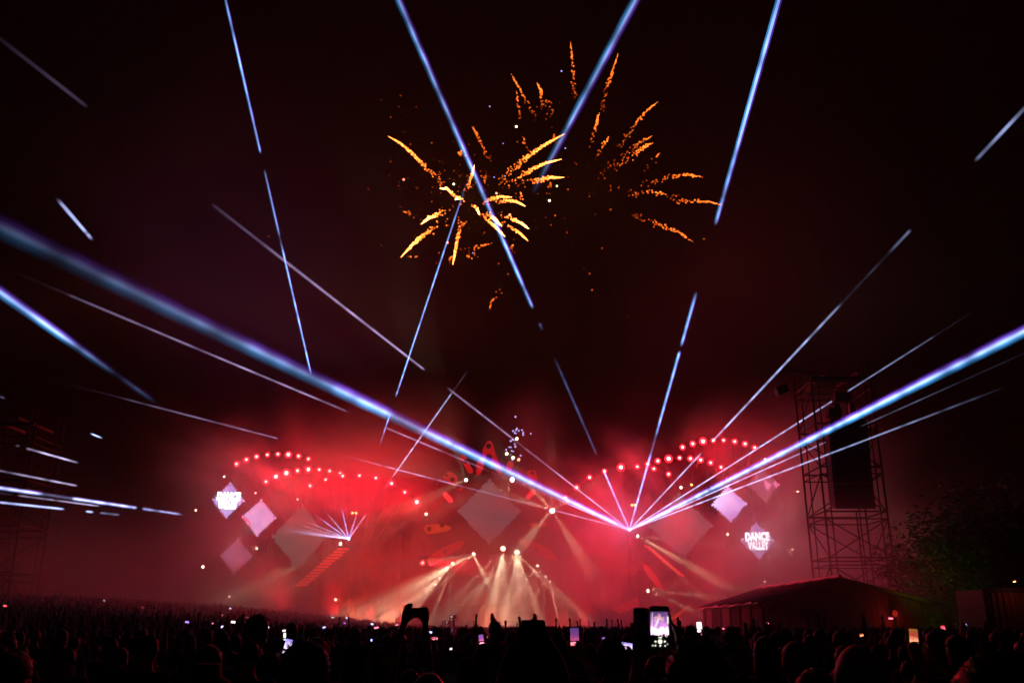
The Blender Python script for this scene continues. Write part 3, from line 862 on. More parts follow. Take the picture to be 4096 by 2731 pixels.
# ------------------------------------------------------------------ laser beams: thin emissive shells with the haze's scattered light painted in
M['beam'] = glow_attr('beam', see=True)
OV = 4096 / 2352.0
def set_light(me, cols):
    at_ = me.attributes.new('light', 'FLOAT_COLOR', 'POINT')
    at_.data.foreach_set('color', np.asarray(cols, dtype=np.float32).ravel())
BEAMC = {
    'thin': ((0.30, 0.38, 0.9), (0.34, 0.24, 0.9), (0.62, 0.68, 1.0)),
    'cool': ((0.06, 0.40, 0.95), (0.20, 0.05, 0.75), (0.42, 0.58, 1.0)),
    'pale': ((0.42, 0.36, 0.62), (0.42, 0.32, 0.62), (0.50, 0.42, 0.66)),
    'dusk': ((0.36, 0.26, 0.52), (0.36, 0.22, 0.55), (0.42, 0.30, 0.56)),
}
def wide_shells(c_low, c_up, c_core, fringe):
    """many thin overlapping shafts: pale in the middle, blue along one edge, violet along the other, soft outside"""
    rw = random.Random(77); out = []
    mix = lambda p, q, t: tuple(p[i] + (q[i] - p[i]) * t for i in range(3))
    for k in range(22):
        u = -1 + 2 * k / 21.0
        col = mix(c_core, c_up, min(1, u * 1.5)) if u > 0 else mix(c_core, c_low, min(1, -u * 1.5))
        rf = (0.20 + 0.34 * rw.random()) * (1.0 + 0.5 * abs(u))
        out.append((rf, u * fringe * 1.55 + rw.uniform(-.06, .06), col, 0.115 * (1.25 - 0.75 * abs(u)) * rw.uniform(.7, 1.3)))
    return out
def beam(src3, src_px, end_ov, d_end, w_end, keys, label, tone='thin', shells=2, w0=5.0, fringe=0.35, gain=1.0):
    """keys: (fraction along the picture line from the projector, brightness)"""
    e = (end_ov[0] * OV, end_ov[1] * OV)
    A = Vector(src3); B = at_depth(e[0], e[1], d_end)
    d0 = axial(A); d1 = d_end
    w_end *= 0.8
    r0 = w0 * d0 / (2 * F_PX); r1 = w_end * d1 / (2 * F_PX)
    L = (B - A).length
    def t_of(s): return s * d0 / (s * d0 + (1 - s) * d1)
    # stations: the keys, plus fine ones for painted smoke grain
    kp = sorted(keys); ss = []
    for (s0, b0), (s1, b1) in zip(kp, kp[1:]):
        m_ = max(2, int((s1 - s0) * 160))
        for q in range(m_):
            ss.append((s0 + (s1 - s0) * q / m_, b0 + (b1 - b0) * q / m_))
    ss.append(kp[-1])
    seed = random.random() * 100
    dirv = (B - A).normalized()
    mid = (A + B) / 2 - Vector((0, 0, CAM_H))
    side = dirv.cross(mid.normalized()).normalized()      # lies across the beam
    if (side.x if abs(side.x) > abs(side.z) else side.z) < 0: side = -side
    other = dirv.cross(side)
    c_low, c_up, c_core = BEAMC[tone]
    n_ = 8
    shell_def = [(1.0, 0.0, c_core, 1.0)] if shells == 1 else (
        [(0.55, 0.0, c_core, 0.62), (0.85, -fringe, c_low, 0.5), (0.85, fringe, c_up, 0.4)] if shells == 3 else
        [(0.6, 0.0, c_core, 0.6), (1.0, 0.0, c_low, 0.4)] if shells == 2 else
        wide_shells(c_low, c_up, c_core, fringe))
    # the lit stretches: shells are built only where brightness is set
    runs = []; cur = []
    for q in range(len(ss)):
        lit = ss[q][1] > 0 or (q and ss[q - 1][1] > 0) or (q + 1 < len(ss) and ss[q + 1][1] > 0)
        if lit: cur.append(ss[q])
        if (not lit or q == len(ss) - 1 or (ss[q][1] <= 0 and q and ss[q - 1][1] > 0)) and cur:
            if len(cur) > 1: runs.append(cur)
            cur = []
    def build_run(run):
        verts = []; cols = []; faces = []
        for rf, off, col, share in shell_def:
            base = len(verts)
            for s, br in run:
                t = t_of(s)
                p = A.lerp(B, t); r = (r0 + (r1 - r0) * t)
                g = 0.5 + 0.9 * (0.5 + 0.5 * mnoise.noise(Vector((t * L * 0.35 + seed, seed, 0)))) + 0.95 * mnoise.noise(Vector((t * L * 1.1 + seed, 3.0, seed)))
                g *= 1.0 + (0.9 if shells == 7 else 0.5) * mnoise.noise(Vector((t * L * 0.8 + seed * 2, off * 7.0 + rf * 5.0, 9.0)))
                v_ = max(0.0, (br ** 1.4 if br < 1 else br) * max(0.08, g)) * share * gain * 0.6
                c = p + side * (off * r)
                for i in range(n_):
                    a = 2 * math.pi * i / n_
                    verts.append(c + (side * math.cos(a) + other * math.sin(a)) * (r * rf) - A)
                    cols.append((col[0] * v_, col[1] * v_, col[2] * v_, 1))
            for k in range(len(run) - 1):
                for i in range(n_):
                    faces.append((base + k * n_ + i, base + k * n_ + (i + 1) % n_, base + (k + 1) * n_ + (i + 1) % n_, base + (k + 1) * n_ + i))
        me = bpy.data.meshes.new('laser_ray')
        me.from_pydata([tuple(p) for p in verts], [], faces)
        me.polygons.foreach_set('use_smooth', [True] * len(me.polygons))
        set_light(me, cols)
        me.materials.append(M['beam'])
        return me
    if len(runs) == 1:
        o = put('laser_ray', build_run(runs[0]), None, None, A)
    else:
        o = empty('laser_ray', A)
        for run in runs: put('dash', build_run(run), None, o)
    tag(o, label, 'laser beam')
    return o
def fr(src, end, *pts):
    """fractions along the line for overview x (or y) positions: pts are (x, y, brightness)"""
    out = []
    S = (src[0] / OV, src[1] / OV)
    dx, dy = end[0] - S[0], end[1] - S[1]; q = dx * dx + dy * dy
    for x, y, b in pts:
        out.append((max(0.0, min(1.0, ((x - S[0]) * dx + (y - S[1]) * dy) / q)), b))
    return out
def RB(end, d, w, pts, label, **k):
    return beam(PR, SR, end, d, w, fr(SR, end, (1446, 1216, 1.8), *pts), label, **k)
def LB(end, d, w, pts, label, **k):
    return beam(PL, SL, end, d, w, fr(SL, end, (801, 1237, 1.8), *pts), label, **k)

RB((-120, 462), 14, 96, [(1400, 1195, 2.2), (1300, 1148, 1.9), (1180, 1090, 1.5), (1080, 1040, 1.5), (980, 990, 1.35), (965, 983, 0.5), (905, 955, 0.5), (885, 945, 1.0), (830, 915, 1.25), (780, 893, 1.3), (765, 886, 0.45), (680, 840, 0.42), (640, 820, 0.75), (580, 790, 0.6), (530, 765, 0.36), (400, 700, 0.26), (250, 635, 0.22), (100, 560, 0.17), (-120, 462, 0.14)],
   'thick violet and blue laser beam rising from the large fan over the bank crowd', tone='cool', shells=7, w0=15, fringe=0.5, gain=0.9)
RB((-100, 12), 22, 26, [(1380, 1165, 1.5), (1300, 1105, 1.2), (1266, 1080, 0.8), (1200, 1028, 0.25), (1180, 1012, 0.3), (1170, 1003, 0.8), (1110, 955, 0.6), (1060, 918, 0.7), (1030, 893, 0.6), (1025, 888, 0), (975, 851, 0), (968, 846, 0.9), (930, 815, 1.0), (870, 770, 0.8), (780, 700, 0.7), (700, 640, 0.6), (640, 595, 0.45), (560, 535, 0.25), (490, 475, 0.1), (485, 470, 0), (200, 250, 0), (192, 244, 0.16), (100, 170, 0.14), (0, 90, 0.1), (-100, 12, 0.05)],
   'slim laser beam of the large fan crossing the one that climbs from the small fan', tone='dusk')
RB((885, -70), 28, 33, [(1420, 1160, 1.5), (1390, 1085, 1.3), (1384, 1075, 0), (1372, 1048, 0), (1365, 1035, 0.2), (1310, 910, 0.25), (1280, 840, 0.16), (1270, 820, 0), (1245, 760, 0), (1240, 745, 0.25), (1238, 742, 0), (1224, 708, 0), (1221, 700, 1.0), (1212, 682, 1.2), (1150, 540, 1.0), (1087, 395, 0.9), (1050, 310, 0.75), (1000, 190, 0.65), (940, 60, 0.7), (885, -70, 0.6)],
   'broad blue laser beam running up through the bright orange firework', tone='cool', shells=7, w0=7, fringe=0.4, gain=0.85)
RB((1812, -80), 26, 28, [(1470, 1130, 1.4), (1490, 1055, 1.2), (1495, 1040, 0.3), (1505, 1000, 0.25), (1512, 980, 1.0), (1535, 895, 1.1), (1558, 813, 1.0), (1560, 806, 0), (1563, 795, 0), (1565, 785, 0.9), (1580, 730, 1.0), (1594, 680, 0.5), (1597, 670, 0), (1640, 515, 0), (1645, 500, 0.9), (1657, 470, 0.8), (1660, 450, 0.35), (1670, 415, 0.7), (1697, 312, 0.9), (1700, 300, 1.3), (1735, 190, 1.1), (1770, 70, 0.9), (1812, -80, 0.6)],
   'laser beam of the large fan climbing steeply beside the dim firework', tone='cool', shells=3, w0=7, gain=0.95)
RB((2420, 178), 30, 24, [(1520, 1135, 1.2), (1600, 1045, 0.9), (1610, 1035, 0), (1632, 1015, 0), (1640, 1005, 0.6), (1660, 985, 0.9), (1760, 880, 0.8), (1850, 785, 0.65), (1920, 708, 0.3), (1935, 695, 0.04), (2000, 625, 0.08), (2040, 585, 0.03), (2062, 560, 0.25), (2088, 532, 0.35), (2092, 528, 0), (2240, 370, 0), (2248, 362, 0.35), (2300, 310, 0.7), (2352, 252, 0.35), (2420, 178, 0.3)],
   'slim laser beam of the large fan passing beside the tower top', tone='thin')
RB((2260, 700), 50, 11, [(1600, 1115, 1.2), (1740, 1027, 1.1), (1830, 972, 0.9), (1910, 922, 0.8), (1916, 918, 0), (1945, 898, 0), (1950, 894, 0.45), (2050, 832, 0.4), (2140, 776, 0.25), (2145, 773, 0.05), (2260, 700, 0.0)],
   'slim laser beam of the large fan broken by the tower top', tone='thin')
RB((2450, 711), 22, 52, [(1560, 1160, 1.8), (1700, 1090, 1.6), (1800, 1039, 1.5), (1900, 990, 1.4), (1960, 958, 1.6), (2050, 913, 1.2), (2200, 837, 1.0), (2352, 760, 1.0), (2450, 711, 0.9)],
   'thick blue white laser beam of the large fan crossing in front of the loudspeaker tower', tone='cool', shells=7, w0=13, fringe=0.42, gain=1.0)
RB((2400, 790), 45, 10, [(1600, 1148, 1.2), (1750, 1082, 0.9), (1900, 1016, 0.5), (1905, 1013, 0), (1975, 982, 0), (1982, 979, 0.22), (2100, 925, 0.2), (2200, 880, 0.06), (2400, 790, 0.02)],
   'thin violet laser beam right under the thick one at the tower', tone='thin')
RB((2310, 888), 45, 13, [(1600, 1159, 1.2), (1740, 1105, 1.0), (1850, 1063, 0.8), (1980, 1014, 0.55), (2080, 976, 0.4), (2210, 928, 0.15), (2310, 888, 0.0)],
   'lowest laser beam of the large fan towards the tower', tone='thin')
RB((60, 857), 40, 12, [(1350, 1192, 1.3), (1275, 1172, 0.8), (1240, 1163, 0.25), (1200, 1153, 0.4), (1140, 1137, 0.45), (1060, 1115, 0.3), (1035, 1110, 0.8), (960, 1090, 0.85), (900, 1075, 0.8), (850, 1062, 0.3), (790, 1047, 0.12), (780, 1044, 0), (675, 1016, 0), (665, 1013, 0.2), (655, 1010, 0), (640, 1006, 0), (635, 1004, 0.5), (560, 984, 0.5), (480, 963, 0.42), (400, 942, 0.35), (310, 918, 0.2), (240, 900, 0.04), (60, 857, 0.0)],
   'lowest slim laser beam of the large fan, running over the red arches', tone='dusk')
RB((40, 628), 30, 16, [(1390, 1193, 1.4), (1300, 1155, 1.0), (1260, 1138, 0.3), (1130, 1083, 0.2), (1060, 1055, 0.45), (1020, 1037, 0.2), (1000, 1029, 0.7), (940, 1004, 0.6), (890, 983, 0.5), (885, 981, 0), (800, 945, 0), (790, 940, 0.5), (735, 917, 0.5), (725, 913, 0.75), (640, 878, 0.75), (560, 845, 0.7), (460, 802, 0.6), (350, 757, 0.5), (250, 716, 0.4), (165, 681, 0.3), (155, 676, 0.05), (40, 628, 0.02)],
   'slim laser beam of the large fan running just under the thick violet one', tone='dusk')

LB((1075, 850), 70, 8, [(812, 1219, 1.6), (828, 1198, 0.8), (834, 1188, 0.9), (840, 1180, 0.1), (868, 1141, 0.08), (886, 1117, 0.25), (905, 1092, 0.3), (912, 1082, 1.0), (930, 1056, 1.1), (960, 1012, 0.9), (970, 1000, 0.6), (985, 978, 1.0), (1010, 944, 0.9), (1034, 910, 0.7), (1040, 900, 0.06), (1068, 862, 0.12), (1075, 850, 0.0)],
   'dashed laser beam of the small fan rising across the thick violet beam', tone='thin')
LB((1090, 366), 60, 9, [(808, 1213, 1.4), (818, 1184, 0.5), (822, 1170, 0), (870, 1027, 0), (878, 1004, 0.4), (886, 980, 1.0), (893, 955, 0.9), (896, 948, 0), (908, 912, 0), (912, 902, 1.2), (940, 815, 1.4), (980, 698, 1.1), (1010, 608, 0.9), (1040, 515, 0.8), (1055, 470, 0.5), (1062, 450, 0.15), (1075, 412, 0.05), (1090, 366, 0)],
   'bright laser beam of the small fan ending at the heart of the orange firework', tone='cool', shells=3, gain=0.95)
LB((1503, -80), 24, 36, [(806, 1225, 0.6), (815, 1212, 0), (1225, 448, 0), (1240, 420, 0.12), (1262, 380, 0.3), (1290, 325, 0.6), (1340, 230, 0.8), (1390, 135, 0.75), (1440, 40, 0.65), (1503, -80, 0.5)],
   'broad blue and violet laser beam leaning over the dim firework', tone='cool', shells=7, w0=7, fringe=0.5, gain=0.9)
LB((500, -80), 32, 14, [(796, 1215, 1.4), (790, 1180, 0.7), (786, 1165, 0), (716, 860, 0), (712, 846, 1.1), (690, 750, 1.2), (665, 640, 1.0), (655, 590, 1.0), (640, 525, 0.6), (625, 465, 0.45), (612, 400, 0.4), (609, 388, 0), (600, 352, 0), (597, 344, 0.7), (575, 250, 0.85), (558, 170, 0.9), (540, 90, 0.7), (518, 0, 0.6), (500, -80, 0.5)],
   'thin laser beam of the small fan climbing almost upright past the long violet ones', tone='cool', shells=3, gain=1.05)
LB((110, 432), 34, 22, [(790, 1225, 1.3), (762, 1192, 0.5), (745, 1172, 0), (212, 550, 0), (206, 543, 0.9), (202, 538, 0.9), (199, 535, 0.2), (196, 531, 0.8), (160, 490, 0.85), (142, 470, 0.6), (136, 463, 0.2), (130, 456, 0), (110, 432, 0)],
   'short bright dash of laser light high over the bank', tone='thin')
LB((-80, 614), 18, 56, [(780, 1223, 1.2), (745, 1198, 0.5), (720, 1180, 0), (360, 925, 0), (335, 908, 0.08), (300, 884, 0.14), (280, 870, 0.08), (250, 848, 0.1), (225, 831, 0.25), (195, 810, 0.35), (182, 800, 0.4), (165, 788, 0.85), (100, 742, 0.95), (40, 700, 0.85), (-80, 614, 0.7)],
   'broad pale blue laser beam entering over the bank crowd', tone='cool', shells=7, w0=5, fringe=0.3, gain=0.95)
LB((-40, 894), 40, 12, [(770, 1225, 1.0), (720, 1204, 0.4), (700, 1196, 0), (235, 1006, 0), (228, 1003, 1.6), (214, 997, 1.6), (208, 994, 0), (12, 916, 0), (5, 912, 0.5), (-2, 909, 0), (-40, 894, 0)], 'tiny bright fleck of laser light over the bank', tone='thin')
LB((-40, 1001), 40, 13, [(760, 1226, 0.9), (700, 1209, 0.35), (670, 1200, 0), (180, 1062, 0), (173, 1060, 0.7), (150, 1054, 1.0), (100, 1041, 0.95), (64, 1030, 0.8), (60, 1029, 0), (46, 1026, 0), (40, 1024, 0.3), (36, 1022, 0), (-40, 1001, 0)], 'pale laser dash, topmost of the group at the edge of the bank', tone='pale')
LB((-60, 1069), 40, 13, [(760, 1229, 0.9), (690, 1216, 0.3), (660, 1210, 0), (178, 1116, 0), (172, 1115, 0.7), (130, 1107, 0.85), (60, 1092, 0.6), (20, 1085, 0.45), (-60, 1069, 0.2)], 'pinkish laser dash, second of the group at the edge of the bank', tone='pale')
LB((-60, 1111), 34, 19, [(760, 1231, 0.9), (690, 1220, 0.3), (640, 1213, 0), (490, 1191, 0), (420, 1181, 0.06), (400, 1178, 0.6), (370, 1174, 0.6), (362, 1173, 0.2), (345, 1170, 0.9), (330, 1168, 0.9), (328, 1167, 0), (314, 1165, 0), (310, 1164, 1.2), (260, 1157, 1.25), (170, 1144, 1.2), (166, 1143, 0.25), (100, 1134, 0.2), (88, 1132, 1.0), (40, 1126, 1.3), (-60, 1111, 1.3)], 'thickest laser dash of the group at the edge of the bank', tone='thin', shells=3)
LB((-60, 1124), 40, 12, [(765, 1232, 0.9), (700, 1224, 0.3), (660, 1219, 0), (230, 1162, 0), (224, 1161, 0.8), (140, 1150, 0.7), (128, 1148, 0.2), (120, 1147, 0.5), (50, 1138, 0.5), (40, 1137, 0), (20, 1134, 0.1), (-60, 1124, 0.1)], 'pinkish laser dash right under the thickest one', tone='pale')
LB((-60, 1147), 38, 15, [(765, 1233, 0.9), (700, 1227, 0.3), (640, 1220, 0.04), (600, 1216, 0.0), (275, 1182, 0), (270, 1181, 0.3), (232, 1178, 0.35), (230, 1177, 0), (214, 1175, 0), (210, 1174, 1.3), (200, 1173, 1.3), (198, 1173, 0), (148, 1168, 0), (142, 1167, 0.8), (100, 1163, 1.0), (40, 1157, 0.9), (-60, 1147, 0.7)], 'lowest laser dash of the group at the edge of the bank', tone='thin')
# ------------------------------------------------------------------ fireworks
M['spark'] = glow_attr('spark')
YF = 150.0
q1 = lambda x, y: (1450 + x / 1.3067, 100 + y / 1.3067)
ICO = None
def ico():
    global ICO
    if ICO is None:
        bm = bmesh.new(); bmesh.ops.create_icosphere(bm, subdivisions=1, radius=1.0)
        bm.verts.ensure_lookup_table()
        ICO = (np.array([v.co[:] for v in bm.verts]), [tuple(v.index for v in f.verts) for f in bm.faces]); bm.free()
    return ICO
def sparks_mesh(name, pts, rad, cols):
    V, Fc = ico(); vs = []; fs = []; cs = []
    for p, r, c in zip(pts, rad, cols):
        n0 = len(vs)
        vs += [tuple(np.array(p) + V[i] * r) for i in range(len(V))]
        fs += [tuple(i + n0 for i in f) for f in Fc]
        cs += [(*c, 1)] * len(V)
    me = bpy.data.meshes.new(name); me.from_pydata(vs, [], fs); set_light(me, cs); me.materials.append(M['spark'])
    return me
def heat(b):
    """colour of a burning star: deep orange when cool, yellow white when hot"""
    return (min(9, 0.9 * b ** 1.25 + 0.10 * b), 0.14 * b ** 1.6, 0.010 * b ** 2.2)
def burst(name, label, centre, trails, bright, width, size):
    C = at(*q1(*centre), YF)
    o = empty(name, C); tag(o, label, 'firework')
    for k, (pts, b, w) in enumerate(trails):
        rr = random.Random(k * 31 + int(centre[0]))
        tip = at(*q1(*pts[0]), YF) - C
        dep = rr.uniform(-0.5, 0.5) * 14.0
        wp = []
        for i, q in enumerate(pts):
            f_ = 1 - i / max(1, len(pts) - 1)
            wp.append(at(*q1(*q), YF + dep * f_) - C)
        L = sum((wp[i + 1] - wp[i]).length for i in range(len(wp) - 1))
        hotb = bright > 2.5
        n_ = int(max(14, L / (0.05 if hotb else 0.12))) if b > 0.65 else int(max(9, L / 0.30))
        if b <= 0.65: w = w + 0.5
        P_, R_, C_ = [], [], []
        for j in range(n_):
            t = (j + rr.random()) / n_
            if rr.random() < (smooth((t - 0.35) / 0.5) * 0.80 if hotb else 0.15 + 0.55 * t): continue      # embers thin out along the tail
            x = t * (len(wp) - 1); i = min(int(x), len(wp) - 2); u = x - i
            p = wp[i].lerp(wp[i + 1], u)
            a = (0.02 if hotb else 0.08) + (t ** 1.4 if hotb else t) * 1.3 * w
            p = p + Vector((rr.gauss(0, a * .45), rr.gauss(0, a * .45), rr.gauss(-a * 0.25, a * .5)))
            br = bright * b * (1.2 * (1 - t) ** 1.3 + 0.18) * rr.uniform(0.75 - 0.4 * t, 1.15 + 0.7 * t)
            taper = 0.45 + 0.9 * smooth(t / 0.16)
            P_.append(p); R_.append(size * rr.uniform(0.7, 1.0) * taper * (1.0 if t < 0.5 else 0.85)); C_.append(heat(br))
        me = sparks_mesh('spark_trail', P_, R_, C_)
        s = put('spark_trail', me, None, o); s['kind'] = 'stuff'
    return o
A_ = [([(135, 582), (200, 620), (270, 680), (330, 740), (400, 805), (430, 835)], 1.0, 0.6), ([(1055, 570), (980, 610), (900, 660), (830, 710), (760, 770), (720, 810)], 1.0, 0.8),
      ([(1040, 702), (960, 720), (880, 755), (810, 800), (740, 840)], 1.2, 0.6), ([(1055, 797), (980, 798), (900, 812), (820, 815)], 1.1, 0.7), ([(585, 732), (572, 780), (558, 840), (540, 860)], 1.2, 0.5),
      ([(405, 855), (440, 855), (475, 885), (510, 905)], 2.0, 0.35), ([(485, 914), (497, 903), (512, 905), (522, 925)], 3.2, 0.4), ([(780, 900), (720, 897), (660, 912), (640, 930)], 1.3, 0.4),
      ([(850, 947), (800, 920), (740, 915), (680, 925)], 1.6, 0.4), ([(613, 993), (597, 960), (570, 940)], 2.2, 0.3), ([(728, 1052), (690, 1010), (640, 980)], 2.0, 0.4), ([(745, 1107), (700, 1060), (650, 1015), (620, 985)], 1.5, 0.4),
      ([(870, 1066), (830, 1035), (780, 1010), (720, 995)], 2.0, 0.5), ([(865, 1128), (820, 1085), (770, 1050), (720, 1030)], 1.2, 0.4), ([(305, 1042), (350, 1005), (400, 980), (440, 975)], 1.8, 0.8),
      ([(200, 1215), (260, 1150), (320, 1095), (380, 1055), (440, 1015)], 1.4, 0.8), ([(472, 1252), (483, 1190), (498, 1110), (512, 1050), (522, 1015)], 1.2, 0.6),
      ([(210, 975), (250, 978), (290, 995)], 0.35, 0.6), ([(235, 1210), (270, 1212), (310, 1190)], 0.4, 0.6), ([(680, 1140), (600, 1160), (560, 1180), (520, 1200)], 0.35, 1.0), ([(545, 1210), (580, 1205)], 0.5, 0.8), ([(790, 1150), (770, 1160)], 0.45, 0.8),
      ([(665, 1490), (672, 1450), (690, 1420), (720, 1380), (745, 1345)], 0.4, 0.3), ([(500, 668), (520, 672)], 0.6, 0.5), ([(825, 870), (832, 910), (805, 850)], 0.55, 0.6), ([(640, 830), (640, 780), (660, 740)], 0.3, 1.2), ([(470, 1210), (445, 1235)], 0.4, 0.4)]
B_ = [([(775, 255), (820, 330), (850, 390), (885, 440), (910, 490)], 0.8, 0.5), ([(805, 345), (812, 410), (820, 460), (830, 500)], 0.7, 0.3), ([(913, 303), (935, 350), (938, 390), (925, 430)], 1.0, 0.5), ([(1087, 88), (1095, 170), (1100, 260), (1105, 340), (1112, 390)], 0.9, 0.5),
      ([(1337, 150), (1305, 240), (1280, 320), (1262, 390), (1252, 440)], 0.9, 0.5), ([(1240, 457), (1220, 520), (1205, 580), (1188, 650)], 1.0, 0.5), ([(1545, 402), (1490, 440), (1440, 500), (1400, 545), (1370, 590), (1340, 640)], 0.9, 0.6), ([(1515, 580), (1450, 610), (1400, 655), (1350, 700)], 0.75, 0.7),
      ([(1520, 617), (1460, 640), (1400, 685), (1340, 725), (1310, 755)], 0.95, 0.9), ([(1555, 668), (1530, 690), (1500, 725), (1480, 740)], 0.6, 0.4), ([(1288, 583), (1260, 620), (1235, 670), (1215, 700)], 0.85, 0.5), ([(1778, 795), (1700, 780), (1620, 790), (1540, 810), (1480, 830)], 1.0, 0.5),
      ([(1875, 940), (1800, 920), (1700, 918), (1640, 910), (1590, 885)], 1.0, 0.6), ([(1590, 885), (1520, 870), (1440, 872), (1400, 880)], 0.9, 0.8), ([(1728, 1135), (1660, 1085), (1590, 1055), (1520, 1035), (1440, 1000), (1420, 985)], 0.9, 0.6), ([(572, 533), (600, 570), (625, 625), (650, 680), (680, 720)], 0.75, 0.4),
      ([(838, 585), (845, 620), (852, 670)], 0.6, 0.3), ([(985, 825), (970, 870)], 0.6, 0.5), ([(1000, 570), (1005, 620)], 0.5, 0.5), ([(980, 420), (985, 480), (1010, 540)], 0.4, 1.2), ([(950, 400), (990, 395), (930, 430)], 0.4, 0.8), ([(1320, 700), (1270, 760), (1180, 700)], 0.3, 2.0), ([(1350, 830), (1310, 860), (1290, 870)], 0.3, 1.0)]
fa = burst('firework_burst', 'bright yellow orange firework burst of curved spark trails on the blue laser beams', (545, 915), A_, 3.4, 0.8, 0.15)
# loose embers drifting round the heart of the bright burst
re_ = random.Random(91); P_, R_, C_ = [], [], []
for k in range(150):
    a = re_.uniform(0, 6.283); d_ = abs(re_.gauss(0, 13)); P_.append((math.cos(a) * d_ * 1.15, re_.gauss(0, 6), math.sin(a) * d_ * .8 + 1)); R_.append(re_.uniform(.07, .12)); C_.append(heat(re_.uniform(.25, 1.1)))
put('embers', sparks_mesh('embers', P_, R_, C_), None, fa)['kind'] = 'stuff'
fb_ = burst('firework_burst', 'larger dim red orange firework burst whose trails spread wide above', (1190, 850), B_, 1.9, 0.8, 0.15)
light('firework_light', 'POINT', (0, 0, 0), FIRE_LIGHT, (1.0, 0.38, 0.10), fa, radius=2.0)
light('firework_light', 'POINT', (0, 0, 0), FIRE_LIGHT * 0.8, (1.0, 0.25, 0.05), fb_, radius=2.0)
def single(px, py, col, r, label, group, conv=q1, Y=YF, name='falling_star'):
    p = at(*conv(px, py), Y)
    o = put(name, sparks_mesh(name, [(0, 0, 0)], [r], [col]), None, None, p)
    tag(o, label, 'spark', group)
for x, y, r in ((477, 832, .24), (977, 918, .26), (1016, 842, .2), (804, 532, .26)):
    single(x, y, (3, 3, 1.6), r, 'pale yellow white star drifting among the orange spark trails', 'white firework stars')
for x, y, r in ((1040, 242, .18), (665, 426, .16), (735, 620, .12), (745, 790, .14), (1060, 645, .15), (577, 1192, .13), (688, 796, .12)):
    single(x, y, (0.6, 0.7, 1.8), r, 'tiny bluish star drifting among the orange spark trails', 'bluish firework stars')
for x, y, r in ((215, 808, .22), (700, 880, .22), (770, 993, .27), (445, 1137, .2)):
    single(x, y, (4, 0.9, 0.5), r, 'red glowing star drifting beside the bright firework burst', 'red firework stars')
rr = random.Random(5)
for x, y in ((1187, 1300), (1200, 1385), (1297, 965), (1217, 990), (1074, 860), (1186, 897), (1069, 1085), (985, 1045), (1101, 1157), (1252, 1167), (1385, 1520), (98, 391), (148, 482), (146, 715), (958, 1006), (1007, 996), (761, 1302), (712, 1247), (637, 1085), (1785, 1118), (400, 1190), (360, 875), (1030, 405), (960, 492)):
    single(x, y, heat(rr.uniform(0.35, 1.0)), rr.uniform(0.11, 0.19), 'lone orange ember falling through the dark sky', 'orange embers')
# sparkler shell over the portal crown: a loose cloud of small white balls
z4f = z4
for (x, y, r) in ((1354, 103, 20), (1423, 62, 20), (1405, 90, 18), (1458, 99, 19), (1514, 88, 18), (1386, 136, 19), (1410, 146, 14), (1534, 135, 20), (1534, 174, 20), (1673, 152, 16), (1347, 257, 19), (1314, 282, 22), (1370, 268, 14), (1384, 338, 18), (1395, 384, 23), (1282, 391, 15), (1315, 395, 17), (1231, 441, 19), (1330, 460, 18), (1361, 470, 15), (1311, 530, 13), (1490, 543, 20), (1342, 623, 16), (1396, -150, 20)):
    single(x, y, (0.75, 0.7, 1.5), r * 120 / F_PX / 4.48 * 0.9, 'small bluish white spark ball in the cloud over the portal crown', 'sparks over the portal', z4, 116)
for (x, y) in ((1421, 243), (1241, 512), (1354, 583)):
    single(x, y, (5, 4.8, 2.6), 30 * 120 / F_PX / 4.48, 'large yellow white spark ball in the cloud over the portal crown', 'yellow sparks over the portal', z4, 116)
single(1456, 616, (6, 1.4, 0.9), 28 * 120 / F_PX / 4.48, 'single red spark ball below the white spark cloud', None, z4, 116)
